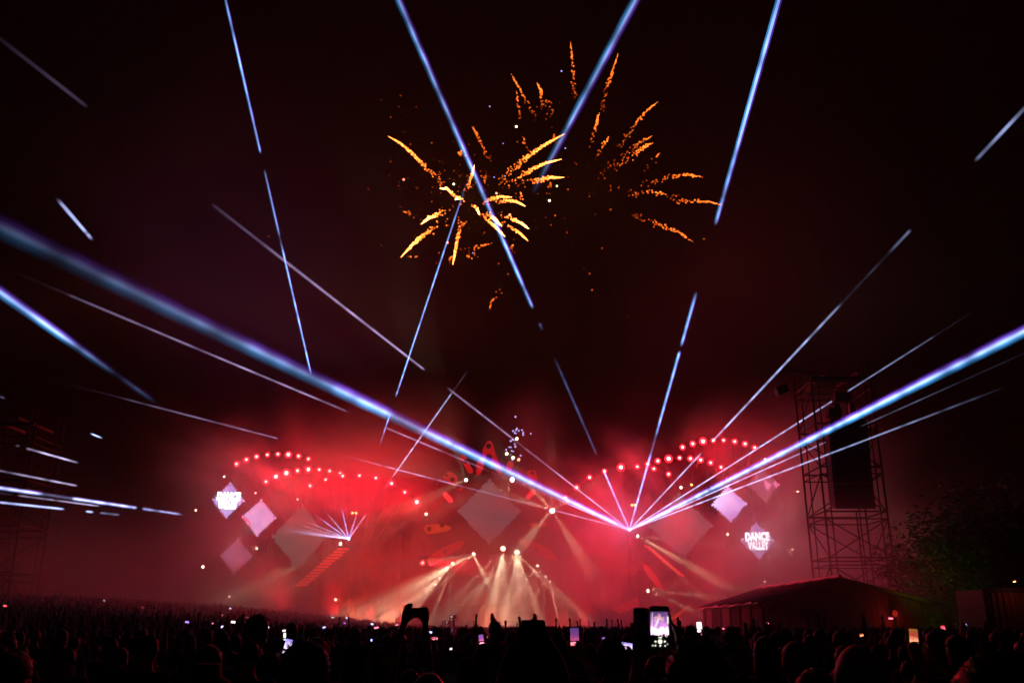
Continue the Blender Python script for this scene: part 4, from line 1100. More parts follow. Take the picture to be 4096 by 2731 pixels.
# ------------------------------------------------------------------ loudspeaker towers
M['tower_tube'] = surf('tower_tube', (0.025, 0.022, 0.022), 0.7, 0.2)
def tower(corner_px, Y0, Y1, ztop, label, bay=3.1, name='scaffold_tower'):
    xl = at(corner_px[0], 2330, Y0).x; xr = at(corner_px[1], 2330, Y0).x
    cx = (xl + xr) / 2; cyy = (Y0 + Y1) / 2
    o = empty(name, (cx, cyy, ground_h(cx, cyy))); tag(o, label, 'scaffold tower')
    hx = (xr - xl) / 2; hy = (Y1 - Y0) / 2
    C4 = [(-hx, -hy), (hx, -hy), (hx, hy), (-hx, hy)]
    for x, y in C4:
        MB().tube((x, y, 0), (x, y, ztop), 0.075, n=8).build('leg', M['tower_tube'], o)
        MB().box((x, y, 0.04), (0.4, 0.4, 0.08)).build('base_plate', M['tower_tube'], o)
        q = 0.45      # second tube of each corner ladder
        MB().tube((x * (1 - q / hx), y, 0), (x * (1 - q / hx), y, ztop), 0.05, n=6).build('leg', M['tower_tube'], o)
    nb = int(ztop / bay)
    for k in range(1, nb + 1):
        z = k * bay
        for i in range(4):
            a = C4[i]; b = C4[(i + 1) % 4]
            MB().tube((*a, z), (*b, z), 0.06, n=6).build('rail', M['tower_tube'], o)
            MB().tube((*a, z - 0.5), (*b, z - 0.5), 0.045, n=6).build('rail', M['tower_tube'], o)
            if k < nb or i % 2:
                p, r_ = (a, b) if (k + i) % 2 else (b, a)
                MB().tube((*p, z - bay), (*r_, z - 0.5), 0.045, n=6).build('brace', M['tower_tube'], o)
                if i == 0:
                    MB().tube((*r_, z - bay), (*p, z - 0.5), 0.045, n=6).build('brace', M['tower_tube'], o)
    MB().tube((0, -hy, 0), (0, -hy, bay * 3), 0.05, n=6).build('leg', M['tower_tube'], o)
    # head beam that carries the hoists
    MB().box((0, -hy - 0.4, ztop - 1.3), (2 * hx + 0.2, 0.2, 0.25)).build('head_beam', M['tower_tube'], o)
    for s in (-1, 1):
        MB().box((s * hx * 0.5, 0, ztop - 0.9), (0.16, 2 * hy + 1.2, 0.2)).build('head_beam', M['tower_tube'], o)
    return o, cx, cyy, hx, hy
tw, tcx, tcy, thx, thy = tower((3330, 3585), 62.0, 65.8, 20.0, 'tall scaffold tower of thin tubes rising behind the red-lit shed')
tw2, *_ = tower((-215, 40), 62.0, 65.8, 14.5, 'dark scaffold tower at the edge of the bank, crossed by laser dashes')

# the hung loudspeakers: a column of wide cabinets, slightly bent
M['cabinet'] = surf('cabinet', (0.016, 0.016, 0.017), 0.75)
M['grille'] = surf('grille', (0.022, 0.022, 0.023), 0.6, 0.3, scale=60, bump=0.6)
def line_array(px0, px1, py0, py1, Y, label, nbox=14):
    A = at((px0 + px1) / 2 - 12, py0, Y); B = at((px0 + px1) / 2 + 8, py1, Y)
    w = (px1 - px0) * Y * 1.02 / F_PX
    o = empty('line_array', A); tag(o, label, 'loudspeakers')
    h = (A.z - B.z) / nbox
    for k in range(nbox):
        t = (k + 0.5) / nbox
        c = Vector((B.x - A.x, 0, -(A.z - B.z))) * t + Vector((0, -0.5 * t * t, 0))
        R = Matrix.Rotation(0.20 * t, 3, 'X')
        b = MB().box(c, (w, 0.9, h - 0.025), R).build('cabinet', M['cabinet'], o)
        MB().box(c + R @ Vector((0, -0.47, 0)), (w * 0.94, 0.03, h * 0.84), R).build('grille', M['grille'], b)
    MB().box((0, 0.0, 0.12), (w * 0.9, 1.0, 0.16)).build('fly_frame', M['black_metal'], o)
    for s in (-1, 1):
        MB().tube((s * w * 0.2, 0, 0.2), (s * w * 0.2, 0, 3.2), 0.03, n=6).build('chain', M['black_metal'], o)
        MB().box((s * w * 0.2, 0, 0.95), (0.4, 0.4, 0.75)).build('chain_hoist', M['black_metal'], o)
    return o
line_array(3318, 3472, 1690, 2036, 61.2, 'tall black column of hung loudspeaker cabinets on the scaffold tower')
# a pair of boxes clustered on top of the column, and one lone box hung off the tower
def hung_box(px, py, w, h, Y, label, tilt):
    p = at(px, py, Y); k = Y * 1.02 / F_PX
    o = empty('hung_loudspeaker', p); tag(o, label, 'loudspeaker')
    R = Matrix.Rotation(tilt, 3, 'Y')
    b = MB(); b.box((0, 0, 0), (w * k, 0.7, h * k), R); b.build('cabinet', M['cabinet'], o)
    MB().box((0, -0.37, 0), (w * k * 0.9, 0.03, h * k * 0.86), R).build('grille', M['grille'], o)
    MB().tube((0, 0, h * k * 0.4), (0.15, 0.3, h * k * 0.5 + 1.6), 0.03, n=6).build('cable', M['black_metal'], o)
hung_box(3365, 1590, 62, 38, 61.3, 'black box hung at the very top of the loudspeaker column', 0.0)
hung_box(3335, 1652, 50, 34, 61.0, 'small dark box wedged between top box and loudspeaker column', 0.1)
hung_box(3126, 1562, 46, 34, 60.5, 'lone dark loudspeaker hung out beside the tower', -0.35)
boom = MB().tube((0, 0, 0), at(3330, 1500, 62) - at(3118, 1478, 60.6), 0.07).build('tower_boom', M['tower_tube'], None, at(3118, 1478, 60.6))
MB().tube((0.2, 0, 0), at(3330, 1430, 62) - at(3118, 1478, 60.6), 0.04).build('stay', M['tower_tube'], boom)
tag(boom, 'thin boom holding the lone loudspeaker out from the tower', 'boom')

# ------------------------------------------------------------------ shed with ribbed roof
M['roof_sheet'] = surf('roof_sheet', (0.42, 0.05, 0.04), 0.45, 0.0, bump=0.2)  # red tone stands in for streaks of red stage light
M['roof_unlit'] = surf('roof_unlit', (0.06, 0.025, 0.022), 0.6, 0.0, bump=0.2)  # tone of the same roof between the painted light streaks
M['shed_wall'] = surf('shed_wall', (0.14, 0.07, 0.06), 0.8, bump=0.3, scale=2.0)
M['shed_dark'] = surf('shed_dark', (0.05, 0.035, 0.03), 0.9)
Yn, Yf = 45.0, 59.0
e0 = at(3045, 2410, Yn); ap = at(3345, 2318, Yn); e1 = at(3715, 2412, Yn)
shed = empty('shed', ((e0.x + e1.x) / 2, (Yn + Yf) / 2, 0.0))
sb = Vector(shed.location)
tag(shed, 'low gabled shed with ribbed metal roof, red light streaks coloured in, below the loudspeaker tower', 'shed')
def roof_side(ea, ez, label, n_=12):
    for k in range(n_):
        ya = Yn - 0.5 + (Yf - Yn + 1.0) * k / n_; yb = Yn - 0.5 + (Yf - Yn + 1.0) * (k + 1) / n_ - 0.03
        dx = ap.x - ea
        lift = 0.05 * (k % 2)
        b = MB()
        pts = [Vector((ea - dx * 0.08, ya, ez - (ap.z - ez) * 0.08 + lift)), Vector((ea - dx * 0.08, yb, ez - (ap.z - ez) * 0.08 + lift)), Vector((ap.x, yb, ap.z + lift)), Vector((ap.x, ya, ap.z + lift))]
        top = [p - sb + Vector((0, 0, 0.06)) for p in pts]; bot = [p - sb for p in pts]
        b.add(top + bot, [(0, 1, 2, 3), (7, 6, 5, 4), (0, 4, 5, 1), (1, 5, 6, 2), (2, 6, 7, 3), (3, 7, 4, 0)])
        s = b.build('roof_sheet', M['roof_sheet' if k % 3 == 1 else 'roof_unlit'], shed)  # red light streaks put into every third sheet's colour
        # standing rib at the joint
        MB().tube(pts[0] - sb + Vector((0, 0, 0.08)), pts[3] - sb + Vector((0, 0, 0.08)), 0.05, n=6).build('rib', M['roof_unlit'], s)
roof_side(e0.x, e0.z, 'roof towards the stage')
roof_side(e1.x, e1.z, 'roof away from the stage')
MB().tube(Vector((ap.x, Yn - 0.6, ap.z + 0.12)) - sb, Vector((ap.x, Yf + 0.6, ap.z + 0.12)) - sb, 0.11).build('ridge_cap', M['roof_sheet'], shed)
# side wall boards (towards the stage) with open bays, gable boards, posts
for k in range(16):
    y = Yn + 0.4 + (Yf - Yn - 0.8) * k / 16
    if k in (5, 6, 7, 11, 12):
        continue
    MB().box(Vector((e0.x + 0.15, y + 0.42, e0.z / 2)) - sb, (0.06, 0.82, e0.z - 0.1)).build('wall_board', M['shed_wall'], shed)
for k in range(7):
    y = Yn + 0.2 + (Yf - Yn - 0.4) * k / 6
    MB().box(Vector((e0.x + 0.1, y, e0.z / 2)) - sb, (0.14, 0.14, e0.z)).build('post', M['shed_dark'], shed)
    MB().box(Vector((e1.x - 0.1, y, e1.z / 2)) - sb, (0.14, 0.14, e1.z)).build('post', M['shed_dark'], shed)
    MB().box(Vector(((e0.x + e1.x) / 2, y, e0.z - 0.05)) - sb, (e1.x - e0.x, 0.1, 0.16)).build('tie_beam', M['shed_dark'], shed)
ng = 26
for k in range(ng):
    xa = e0.x + (e1.x - e0.x) * k / ng; xb = e0.x + (e1.x - e0.x) * (k + 1) / ng - 0.02
    def zr(x): return e0.z + (ap.z - e0.z) * (x - e0.x) / (ap.x - e0.x) if x < ap.x else e1.z + (ap.z - e1.z) * (e1.x - x) / (e1.x - ap.x)
    lo = 2.55 if k < 9 else 0.0
    z0, z1 = zr(xa) - 0.05, zr(xb) - 0.05
    MB().prism([Vector((xa, Yn + 0.05, lo)) - sb, Vector((xb, Yn + 0.05, lo)) - sb, Vector((xb, Yn + 0.05, max(lo + .1, z1))) - sb, Vector((xa, Yn + 0.05, max(lo + .1, z0))) - sb], 0.05).build('gable_board', M['shed_wall'] if k < 20 else M['shed_dark'], shed)
for k in range(ng):
    xa = e0.x + (e1.x - e0.x) * k / ng; xb = e0.x + (e1.x - e0.x) * (k + 1) / ng - 0.02
    MB().prism([Vector((xa, Yf - 0.1, 0)) - sb, Vector((xb, Yf - 0.1, 0)) - sb, Vector((xb, Yf - 0.1, zr(xb) - 0.05)) - sb, Vector((xa, Yf - 0.1, zr(xa) - 0.05)) - sb], 0.05).build('gable_board', M['shed_wall'], shed)
MB().box(Vector((e0.x + 1.6, Yn + 0.5, 1.05)) - sb, (3.0, 0.5, 0.08)).build('counter', M['shed_wall'], shed)
MB().box(Vector((e0.x + 1.6, Yn + 0.35, 0.5)) - sb, (3.0, 0.06, 1.0)).build('counter_front', M['shed_dark'], shed)
# red lamp added near the portal to redden the shed roof
rp_ = at(1690, 2250, YS - 3.2)
ro = lamp('red', rp_, 'added red lamp by the portal pier, turned to redden the shed roof', None, 'added_side_lamp', aim=Vector((ap.x, 50, ap.z)) - rp_)
light('added_side_light', 'SPOT', (0, -0.4, 0), 140000, (1.0, 0.02, 0.04), ro, aim=(0, -1, 0), angle=10, blend=0.8, radius=0.2)
# a small red lamp hanging inside
lampo = MB().ball((0, 0, 0), 0.14, sq=(1, 1, 1.2)).build('hanging_lamp', glow('shed_lamp_glass', (1.0, 0.04, 0.02), 0.25), None, (e0.x + 6.3, Yn - 0.35, 2.35), True)
MB().tube((0, 0, 0.15), (0, 0.35, 0.55), 0.02).build('arm', M['black_metal'], lampo)
tag(lampo, 'small red lamp under the gable of the shed', 'lamp')
light('shed_light', 'POINT', (0, -0.25, -0.1), 14, (1.0, 0.05, 0.02), lampo, radius=0.15)

# ------------------------------------------------------------------ container hut and green-lit trees beside the field
M['container'] = surf('container', (0.30, 0.10, 0.05), 0.7, bump=0.3)
cp = at(3965, 2350, 38.0)
hut = empty('container_hut', (cp.x + 3.0, 40.0, 0)); tag(hut, 'rusty brown container hut under the green-lit tree', 'container')
W_, D_, H_ = 6.0, 2.6, cp.z
MB().box((0, 0, H_ / 2), (W_ - 0.1, D_ - 0.1, H_ - 0.05)).build('shell', M['container'], hut)
for k in range(24):
    MB().box((-W_ / 2 + 0.13 + k * 0.25, -D_ / 2, H_ / 2), (0.13, 0.07, H_ - 0.3)).build('rib', M['container'], hut)
for z in (0.08, H_ - 0.06):
    MB().box((0, -D_ / 2 - 0.03, z), (W_, 0.12, 0.16)).build('rail', M['shed_dark'], hut)
for s in (-1, 1):
    MB().box((s * (W_ / 2 - 0.05), -D_ / 2 - 0.04, H_ / 2), (0.16, 0.14, H_)).build('corner_post', M['shed_dark'], hut)
def leaf_mat(name, col):
    return surf(name, col, 0.6, var=0.5, scale=2.0, bump=0.0)
M['leaf'] = leaf_mat('leaf', (0.10, 0.16, 0.05)); M['bark'] = surf('bark', (0.08, 0.06, 0.04), 0.95, bump=0.6, scale=8)
def tree(x, y, H, spread, label, seed, n_leaf=9500):
    rr = random.Random(seed)
    o = empty('tree', (x, y, ground_h(x, y))); tag(o, label, 'tree')
    b = MB()
    b.path([(0, 0, 0), (0.1, 0, H * .2), (-0.05, .1, H * .45), (0.1, 0, H * .75)], [0.3, 0.24, 0.17, 0.06], 9)
    tips = []
    for k in range(14):
        a = k * 2.4; z0 = H * rr.uniform(.22, .6); L = spread * rr.uniform(.5, .95)
        d = Vector((math.cos(a), math.sin(a), rr.uniform(.35, .9))).normalized()
        p1 = Vector((0, 0, z0)); p2 = p1 + d * L * .5; p3 = p1 + d * L + Vector((0, 0, rr.uniform(-.2, .5)))
        b.path([p1, p2, p3], [0.1, 0.06, 0.02], 5); tips += [p2.lerp(p3, .5), p3, p2]
    tips += [Vector((0, 0, H * .85)), Vector((.4, .2, H * .75)), Vector((-.5, .1, H * .8))]
    b.build('trunk', M['bark'], o, smooth_shade=True)
    vs = []; fs = []
    for k in range(n_leaf):
        c = rr.choice(tips); rad = spread * 0.24
        p = c + Vector((rr.gauss(0, rad), rr.gauss(0, rad), rr.gauss(0, rad * .8)))
        u = Vector((rr.gauss(0, 1), rr.gauss(0, 1), rr.gauss(0, .6))).normalized(); v = u.orthogonal().normalized()
        s = rr.uniform(.10, .20); n0 = len(vs)
        vs += [p - u * s, p + v * s * .5, p + u * s, p - v * s * .5]; fs.append((n0, n0 + 1, n0 + 2, n0 + 3))
    MB().add(vs, fs).build('crown', M['leaf'], o)
    return o
t1 = at(3960, 2400, 43); t2 = at(3800, 2400, 50); t3 = at(4090, 2400, 46)
tree(t1.x, 43, 8.6, 3.4, 'leafy tree lit faint green above the container hut', 3)
tree(t2.x, 52, 6.5, 2.8, 'lower dark tree between the shed and the container hut', 4, 7000)
tree(t3.x + 1.5, 47, 10.0, 3.6, 'taller dark tree behind the container hut', 6)
go = lamp('marker', Vector((cp.x - 0.9, 42.2, 0.35)), 'small green garden floodlight at the foot of the tree, hidden by the crowd', None, 'green_floodlight', aim=(0.35, 0.1, 1))
go.children[1].data = go.children[1].data.copy(); 
for ch in go.children:
    if ch.name.startswith('lens'):
        ch.data = ch.data.copy(); ch.data.materials.clear(); ch.data.materials.append(glow('green_lens', (0.15, 1.0, 0.05), 6.0))
light('green_light', 'SPOT', (0, -0.2, 0), GREEN_LIGHT, (0.16, 1.0, 0.02), go, aim=(0, -1, 0), angle=110, blend=1.0, radius=0.1)
ho = lamp('indicator', Vector((cp.x + 1.0, 38.0, H_ + 0.25)), 'small orange lamp on the edge of the container roof', None, 'roof_lamp', aim=(0.1, -0.5, -1))
ho.scale = (.45, .45, .45)
light('roof_light', 'POINT', (0, -0.2, -0.1), 2.5, (1.0, 0.2, 0.05), ho, radius=0.1)
# two thin camera masts standing over the crowd in front of the stage
for px, py, lab in ((1812, 2466, 'tall thin camera mast sticking out of the crowd before the stage'), (1792, 2487, 'shorter thin camera mast beside the tall one')):
    p = at(px, py, 70)
    o = MB().tube((0, 0, 0), (0, 0, p.z), 0.05, 0.035).build('camera_mast', M['black_metal'], None, (p.x, 70, 0))
    MB().box((0, 0, p.z), (0.5, 0.35, 0.26)).build('camera_head', M['black_metal'], o)
    MB().disc((-0.1, -0.19, p.z + 0.02), 0.06).build('tally_lamp', glow('tally', (0.8, 0.85, 1.0), 2.0), o)
    tag(o, lab, 'camera mast')
# ------------------------------------------------------------------ people
M['skin'] = surf('skin', (0.42, 0.26, 0.19), 0.55, scale=20, var=0.1, bump=0.05)
M['denim'] = surf('denim', (0.04, 0.05, 0.09), 0.85, scale=40, bump=0.2)
SHIRTS = [surf('cotton_black', (0.02, 0.02, 0.022), 0.9, scale=30), surf('cotton_navy', (0.03, 0.035, 0.06), 0.9, scale=30), surf('cotton_grey', (0.09, 0.09, 0.09), 0.9, scale=30),
          surf('cotton_red', (0.10, 0.02, 0.02), 0.9, scale=30), surf('cotton_white', (0.30, 0.29, 0.27), 0.9, scale=30), surf('cotton_ochre', (0.22, 0.13, 0.03), 0.9, scale=30)]
HAIRS = [surf('hair_black', (0.012, 0.010, 0.009), 0.45, scale=60, bump=0.3), surf('hair_brown', (0.045, 0.026, 0.015), 0.45, scale=60, bump=0.3), surf('hair_fair', (0.18, 0.11, 0.05), 0.45, scale=60, bump=0.3)]
M['felt'] = surf('felt', (0.018, 0.014, 0.016), 0.8, scale=50, bump=0.3)
M['sequin'] = surf('sequin', (0.30, 0.06, 0.08), 0.2, 0.9, scale=120, bump=0.5)

def remeshed(mb, voxel, smooth_it=4, name='body'):
    me = mb.mesh('tmp'); ob = bpy.data.objects.new('tmp', me); COL.objects.link(ob)
    md = ob.modifiers.new('r', 'REMESH'); md.mode = 'VOXEL'; md.voxel_size = voxel
    if smooth_it:
        ms = ob.modifiers.new('s', 'SMOOTH'); ms.factor = 0.5; ms.iterations = smooth_it
    dg = bpy.context.evaluated_depsgraph_get()
    out = bpy.data.meshes.new_from_object(ob.evaluated_get(dg)); out.name = name
    bpy.data.objects.remove(ob); bpy.data.meshes.remove(me)
    out.polygons.foreach_set('use_smooth', [True] * len(out.polygons))
    return out

def loft(mb, rings, n=16, cx=0.0, cy=0.0):
    vs = []; fs = []
    for z, rx, ry, oy in rings:
        for i in range(n):
            t = 2 * math.pi * i / n
            vs.append((cx + rx * math.cos(t), cy + oy + ry * math.sin(t), z))
    for k in range(len(rings) - 1):
        for i in range(n):
            fs.append((k * n + i, k * n + (i + 1) % n, (k + 1) * n + (i + 1) % n, (k + 1) * n + i))
    fs += [tuple(range(n - 1, -1, -1)), tuple(range((len(rings) - 1) * n, len(rings) * n))]
    mb.add(vs, fs)
TORSO = [(0.80, .150, .110, 0), (0.93, .165, .120, 0), (1.08, .140, .105, 0), (1.22, .155, .112, 0.005), (1.36, .178, .112, 0), (1.43, .150, .090, -.005), (1.475, .085, .070, -.008), (1.52, .060, .062, 0), (1.58, .057, .060, .005)]

def limb(mb, pts, rs, n=12):
    mb.path(pts, rs, n)
    for p, r in zip(pts, rs):
        mb.ball(p, r * 1.0, 10, 7)

def hand(mb, wrist, d, palm_n, thumb_side, curl=0.35, spread=0.0):
    """palm and five fingers: d along the hand, palm_n out of the palm, thumb_side towards the thumb"""
    d = d.normalized(); side = thumb_side - d * thumb_side.dot(d); side.normalize()
    nrm = palm_n - d * palm_n.dot(d) - side * palm_n.dot(side); nrm.normalize()
    for k in (-1, -0.35, 0.35, 1):
        mb.path([wrist + side * k * 0.018, wrist + d * 0.05 + side * k * 0.030, wrist + d * 0.088 + side * k * 0.033], [0.017, 0.016, 0.0135], 8)
    for k, L in ((1.0, 0.072), (0.35, 0.082), (-0.3, 0.076), (-0.95, 0.060)):
        p = wrist + d * 0.086 + side * k * 0.033
        pts = [p]; ang = curl * 0.5
        for seg in (0.45, 0.32, 0.23):
            dd = d * math.cos(ang) + nrm * math.sin(ang) + side * spread * k
            pts.append(pts[-1] + dd.normalized() * L * seg * 1.05); ang += curl
        mb.path(pts, [0.0105, 0.0098, 0.009, 0.0075], 8)
        for q, r in zip(pts, (0.0105, 0.0098, 0.009, 0.0075)): mb.ball(q, r, 8, 5)
    t0 = wrist + d * 0.022 + side * 0.026
    t1_ = t0 + (d * 0.55 + side * 0.75 + nrm * 0.2).normalized() * 0.042
    t2_ = t1_ + (d * 0.9 + side * 0.35 + nrm * 0.25).normalized() * 0.036
    t3_ = t2_ + (d * 1.0 + side * 0.1 + nrm * 0.25).normalized() * 0.028
    mb.path([t0, t1_, t2_, t3_], [0.018, 0.0135, 0.0115, 0.009], 8)
    for q, r in zip((t1_, t2_, t3_), (0.0135, 0.0115, 0.009)): mb.ball(q, r, 8, 5)

def head(mb, c=Vector((0, 0.015, 1.645))):
    mb.ball(c, 1.0, 18, 12, (0.076, 0.095, 0.108))
    mb.ball(c + Vector((0, 0.035, -0.06)), 1.0, 14, 9, (0.056, 0.060, 0.058))
    mb.path([c + Vector((0, 0.088, 0.02)), c + Vector((0, 0.112, -0.02)), c + Vector((0, 0.092, -0.035))], [0.008, 0.014, 0.012], 8)
    mb.box(c + Vector((0, 0.092, -0.065)), (0.045, 0.014, 0.016))
    mb.box(c + Vector((0, 0.088, 0.03)), (0.09, 0.016, 0.012))
    for s in (-1, 1):
        mb.ball(c + Vector((s * 0.079, -0.002, -0.005)), 1.0, 8, 6, (0.012, 0.020, 0.032))

def body(armL, armR, voxel=0.015, hands=True, lean=0.0):
    """arm = (elbow, wrist, hand direction, palm normal, thumb side, curl)"""
    mb = MB()
    loft(mb, TORSO)
    head(mb)
    for s in (-1, 1):
        limb(mb, [Vector((s * .085, 0, .86)), Vector((s * .095, .015, .50)), Vector((s * .10, -.015, .09))], [.088, .058, .040])
        mb.path([Vector((s * .10, -.04, .05)), Vector((s * .105, .06, .045)), Vector((s * .11, .17, .03))], [.042, .042, .026], 10)
        mb.ball(Vector((s * .10, -.045, .045)), .042, 10, 7)
    for s, arm in ((-1, armL), (1, armR)):
        sh = Vector((s * .178, 0, 1.405))
        e, w, d, nrm, th, curl = arm
        mb.ball(sh, .064, 12, 8)
        limb(mb, [sh, e, w], [.052, .040, .027])
        if hands:
            hand(mb, w, d, nrm, th, curl)
        else:
            mb.ball(w + d.normalized() * .06, 1.0, 10, 7, (.04, .04, .05))
    me = remeshed(mb, voxel)
    me.materials.append(M['skin']); me.materials.append(M['denim'])
    mi = [1 if p.center.z < 0.97 and abs(p.center.x) < 0.23 else 0 for p in me.polygons]
    me.polygons.foreach_set('material_index', mi)
    return me

def shirt(armL, armR, voxel=0.02, sleeve=0.6):
    mb = MB()
    loft(mb, [(z, rx + .018, ry + .018, oy) for z, rx, ry, oy in [(0.86, .160, .118, 0)] + TORSO[1:6]] + [(1.468, .092, .082, -.008)])
    for s, arm in ((-1, armL), (1, armR)):
        sh = Vector((s * .178, 0, 1.405)); e = arm[0]
        mb.ball(sh, .078, 12, 8)
        mb.path([sh, sh.lerp(e, sleeve)], [.074, .064], 12)
    return remeshed(mb, voxel, 3, 'shirt')

U = Vector((0, 0, 1)); FWD = Vector((0, 1, 0)); RT = Vector((1, 0, 0))
def sym(e, w, d, nrm, th, curl):
    f = lambda v: Vector((-v.x, v.y, v.z))
    return ((f(e), f(w), f(d), f(nrm), f(th), curl), (e, w, d, nrm, th, curl))
POSES = {
    'idle': sym(Vector((.25, -.02, 1.13)), Vector((.24, .10, .90)), Vector((0, .15, -1)), -RT, FWD, .3),
    'folded': sym(Vector((.24, .05, 1.14)), Vector((.06, .26, 1.18)), Vector((-1, .1, .1)), -FWD, U, .4),
    'hold_low': sym(Vector((.22, .20, 1.22)), Vector((.075, .38, 1.38)), Vector((-.15, .25, 1)), -RT, -FWD, .9),
    'hold_mid': sym(Vector((.24, .25, 1.40)), Vector((.08, .36, 1.60)), Vector((-.15, .2, 1)), -RT, -FWD, .9),
    'hold_high': sym(Vector((.20, .17, 1.62)), Vector((.085, .28, 1.86)), Vector((-.25, .15, 1)), -RT, -FWD, .9),
    'cheer': sym(Vector((.30, .08, 1.63)), Vector((.34, .12, 1.90)), Vector((.1, 0, 1)), FWD, -RT, .25),
}
wave = (POSES['idle'][0], (Vector((.24, .10, 1.65)), Vector((.20, .14, 1.93)), Vector((.05, .05, 1)), FWD, -RT, .2))
POSES['wave'] = wave
HANDZ = {'hold_low': 1.47, 'hold_mid': 1.69, 'hold_high': 1.95}
BODY = {k: body(*v, voxel=0.016) for k, v in POSES.items()}
SHIRT = {k: shirt(*v) for k, v in POSES.items()}
for me in SHIRT.values(): me.materials.append(SHIRTS[0])

# ---- hair and headgear
def tufts(vs, fs, pts, rr, L, w, fall):
    for p, nrm in pts:
        d = (nrm * (1 - fall) + Vector((rr.gauss(0, .5), rr.gauss(0, .5), rr.gauss(0, .5) - fall * 1.4))).normalized()
        s = d.orthogonal().normalized(); s = (s * math.cos(rr.uniform(0, 6)) + d.cross(s) * math.sin(rr.uniform(0, 6))) * w
        l_ = L * rr.uniform(.5, 1.2); n0 = len(vs)
        vs += [p - s, p + s, p + d * l_ * .6 + s * .6, p + d * l_, p + d * l_ * .6 - s * .6]
        fs.append((n0, n0 + 1, n0 + 2, n0 + 3, n0 + 4))
def hair(style, seed):
    rr = random.Random(seed); c = Vector((0, 0.015, 1.645)); mb = MB(); pts = []
    amp = {'short': .004, 'long': .004, 'curly': .018, 'bun': .003, 'afro': .022}[style]
    grow = {'short': .010, 'long': .016, 'curly': .035, 'bun': .008, 'afro': .085}[style]
    seg, rings = 26, 18; vs = []; fs = []
    for k in range(rings + 1):
        ph = math.pi * k / rings
        for i in range(seg):
            t = 2 * math.pi * i / seg
            u = Vector((math.sin(ph) * math.cos(t), math.sin(ph) * math.sin(t), math.cos(ph)))
            face = smooth((u.y - .15) / .5) * smooth((.55 - u.z) / .3)         # leave the face free
            low = smooth((-u.z - .25) / .3) * (0.0 if style in ('long', 'afro', 'curly') else 1.0)
            g = grow * (1 - face) * (1 - low) - .02 * max(face, low)
            nz = mnoise.noise(u * (9 if style in ('curly', 'afro') else 5) + Vector((seed, 0, 0))) * amp * (1 - face)
            p = c + Vector((u.x * (.078 + g + nz), u.y * (.097 + g + nz), u.z * (.110 + g + nz)))
            if style == 'long' and u.z < .1 and face < .5:
                dz = (.1 - u.z)
                p.z -= dz * .22; p.x *= 1 + dz * .25; p.y = p.y - dz * .03
            vs.append(p)
            if k > 1 and face < .3 and low < .3 and k < rings - 1: pts.append((p, u))
    for k in range(rings):
        for i in range(seg):
            fs.append((k * seg + i, (k + 1) * seg + i, (k + 1) * seg + (i + 1) % seg, k * seg + (i + 1) % seg))
    if style == 'bun':
        b = MB().ball(c + Vector((0, -.06, .125)), .045, 12, 8); n0 = len(vs); vs += [Vector(p) for p in b.v]; fs += [tuple(i + n0 for i in f) for f in b.f]
        for i in range(60):
            a = Vector((rr.gauss(0, 1), rr.gauss(0, 1), rr.gauss(0, 1))).normalized(); pts.append((c + Vector((0, -.06, .125)) + a * .043, a))
    sel = [rr.choice(pts) for _ in range({'short': 420, 'long': 420, 'curly': 700, 'bun': 260, 'afro': 900}[style])]
    tufts(vs, fs, sel, rr, {'short': .018, 'long': .05, 'curly': .035, 'bun': .02, 'afro': .035}[style], .0022, {'short': .35, 'long': .9, 'curly': .25, 'bun': .5, 'afro': .1}[style])
    mb.add(vs, fs)
    me = mb.mesh('hair', True); me.materials.append(HAIRS[0])
    return me
def cap():
    c = Vector((0, 0.015, 1.665)); b = MB()
    loft(b, [(c.z + .0, .085, .104, .015), (c.z + .045, .082, .100, .013), (c.z + .075, .062, .078, .01), (c.z + .092, .02, .025, .01)], 20)
    vs = []; 
    for t in np.linspace(0, math.pi, 11): vs.append(Vector((.078 * math.cos(t), .10 + .085 * math.sin(t), c.z + .008 - .012 * math.sin(t))))
    n0 = len(vs); vs += [v - Vector((0, 0, .006)) for v in vs]
    b.add(vs, [tuple(range(n0 - 1, -1, -1)), tuple(range(n0, 2 * n0))] + [(i, i + 1, i + 1 + n0, i + n0) for i in range(n0 - 1)])
    me = b.mesh('cap', True); me.materials.append(M['felt']); return me
def bucket_hat():
    c = Vector((0, 0.015, 1.665)); b = MB()
    loft(b, [(c.z - .035, .150, .165, .013), (c.z - .028, .150, .165, .013), (c.z + .01, .092, .108, .013), (c.z + .075, .080, .096, .012), (c.z + .085, .06, .07, .01)], 22)
    me = b.mesh('bucket_hat', True); me.materials.append(M['felt']); return me
HAIR = {'short': hair('short', 1), 'long': hair('long', 2), 'curly': hair('curly', 3), 'bun': hair('bun', 4), 'afro': hair('afro', 5), 'cap': cap(), 'bucket': bucket_hat()}
HEADNAME = {'short': 'hair', 'long': 'hair', 'curly': 'hair', 'bun': 'hair', 'afro': 'hair', 'cap': 'cap', 'bucket': 'bucket_hat'}
LOOK = {'short': 'with short hair', 'long': 'with long loose hair', 'curly': 'with curly hair', 'bun': 'with a hair bun', 'afro': 'with a big round mass of hair', 'cap': 'in a baseball cap', 'bucket': 'in a bucket hat'}
DO = {'idle': 'arms down', 'folded': 'arms folded', 'hold_low': 'filming at chin height', 'hold_mid': 'filming at eye height', 'hold_high': 'filming overhead', 'cheer': 'both arms up', 'wave': 'one arm up'}
SHIRTNAME = ['black', 'navy', 'grey', 'dark red', 'white', 'ochre']
N_PEOPLE = 0
TAKEN = []
def own_mat(o, m):
    o.material_slots[0].link = 'OBJECT'; o.material_slots[0].material = m
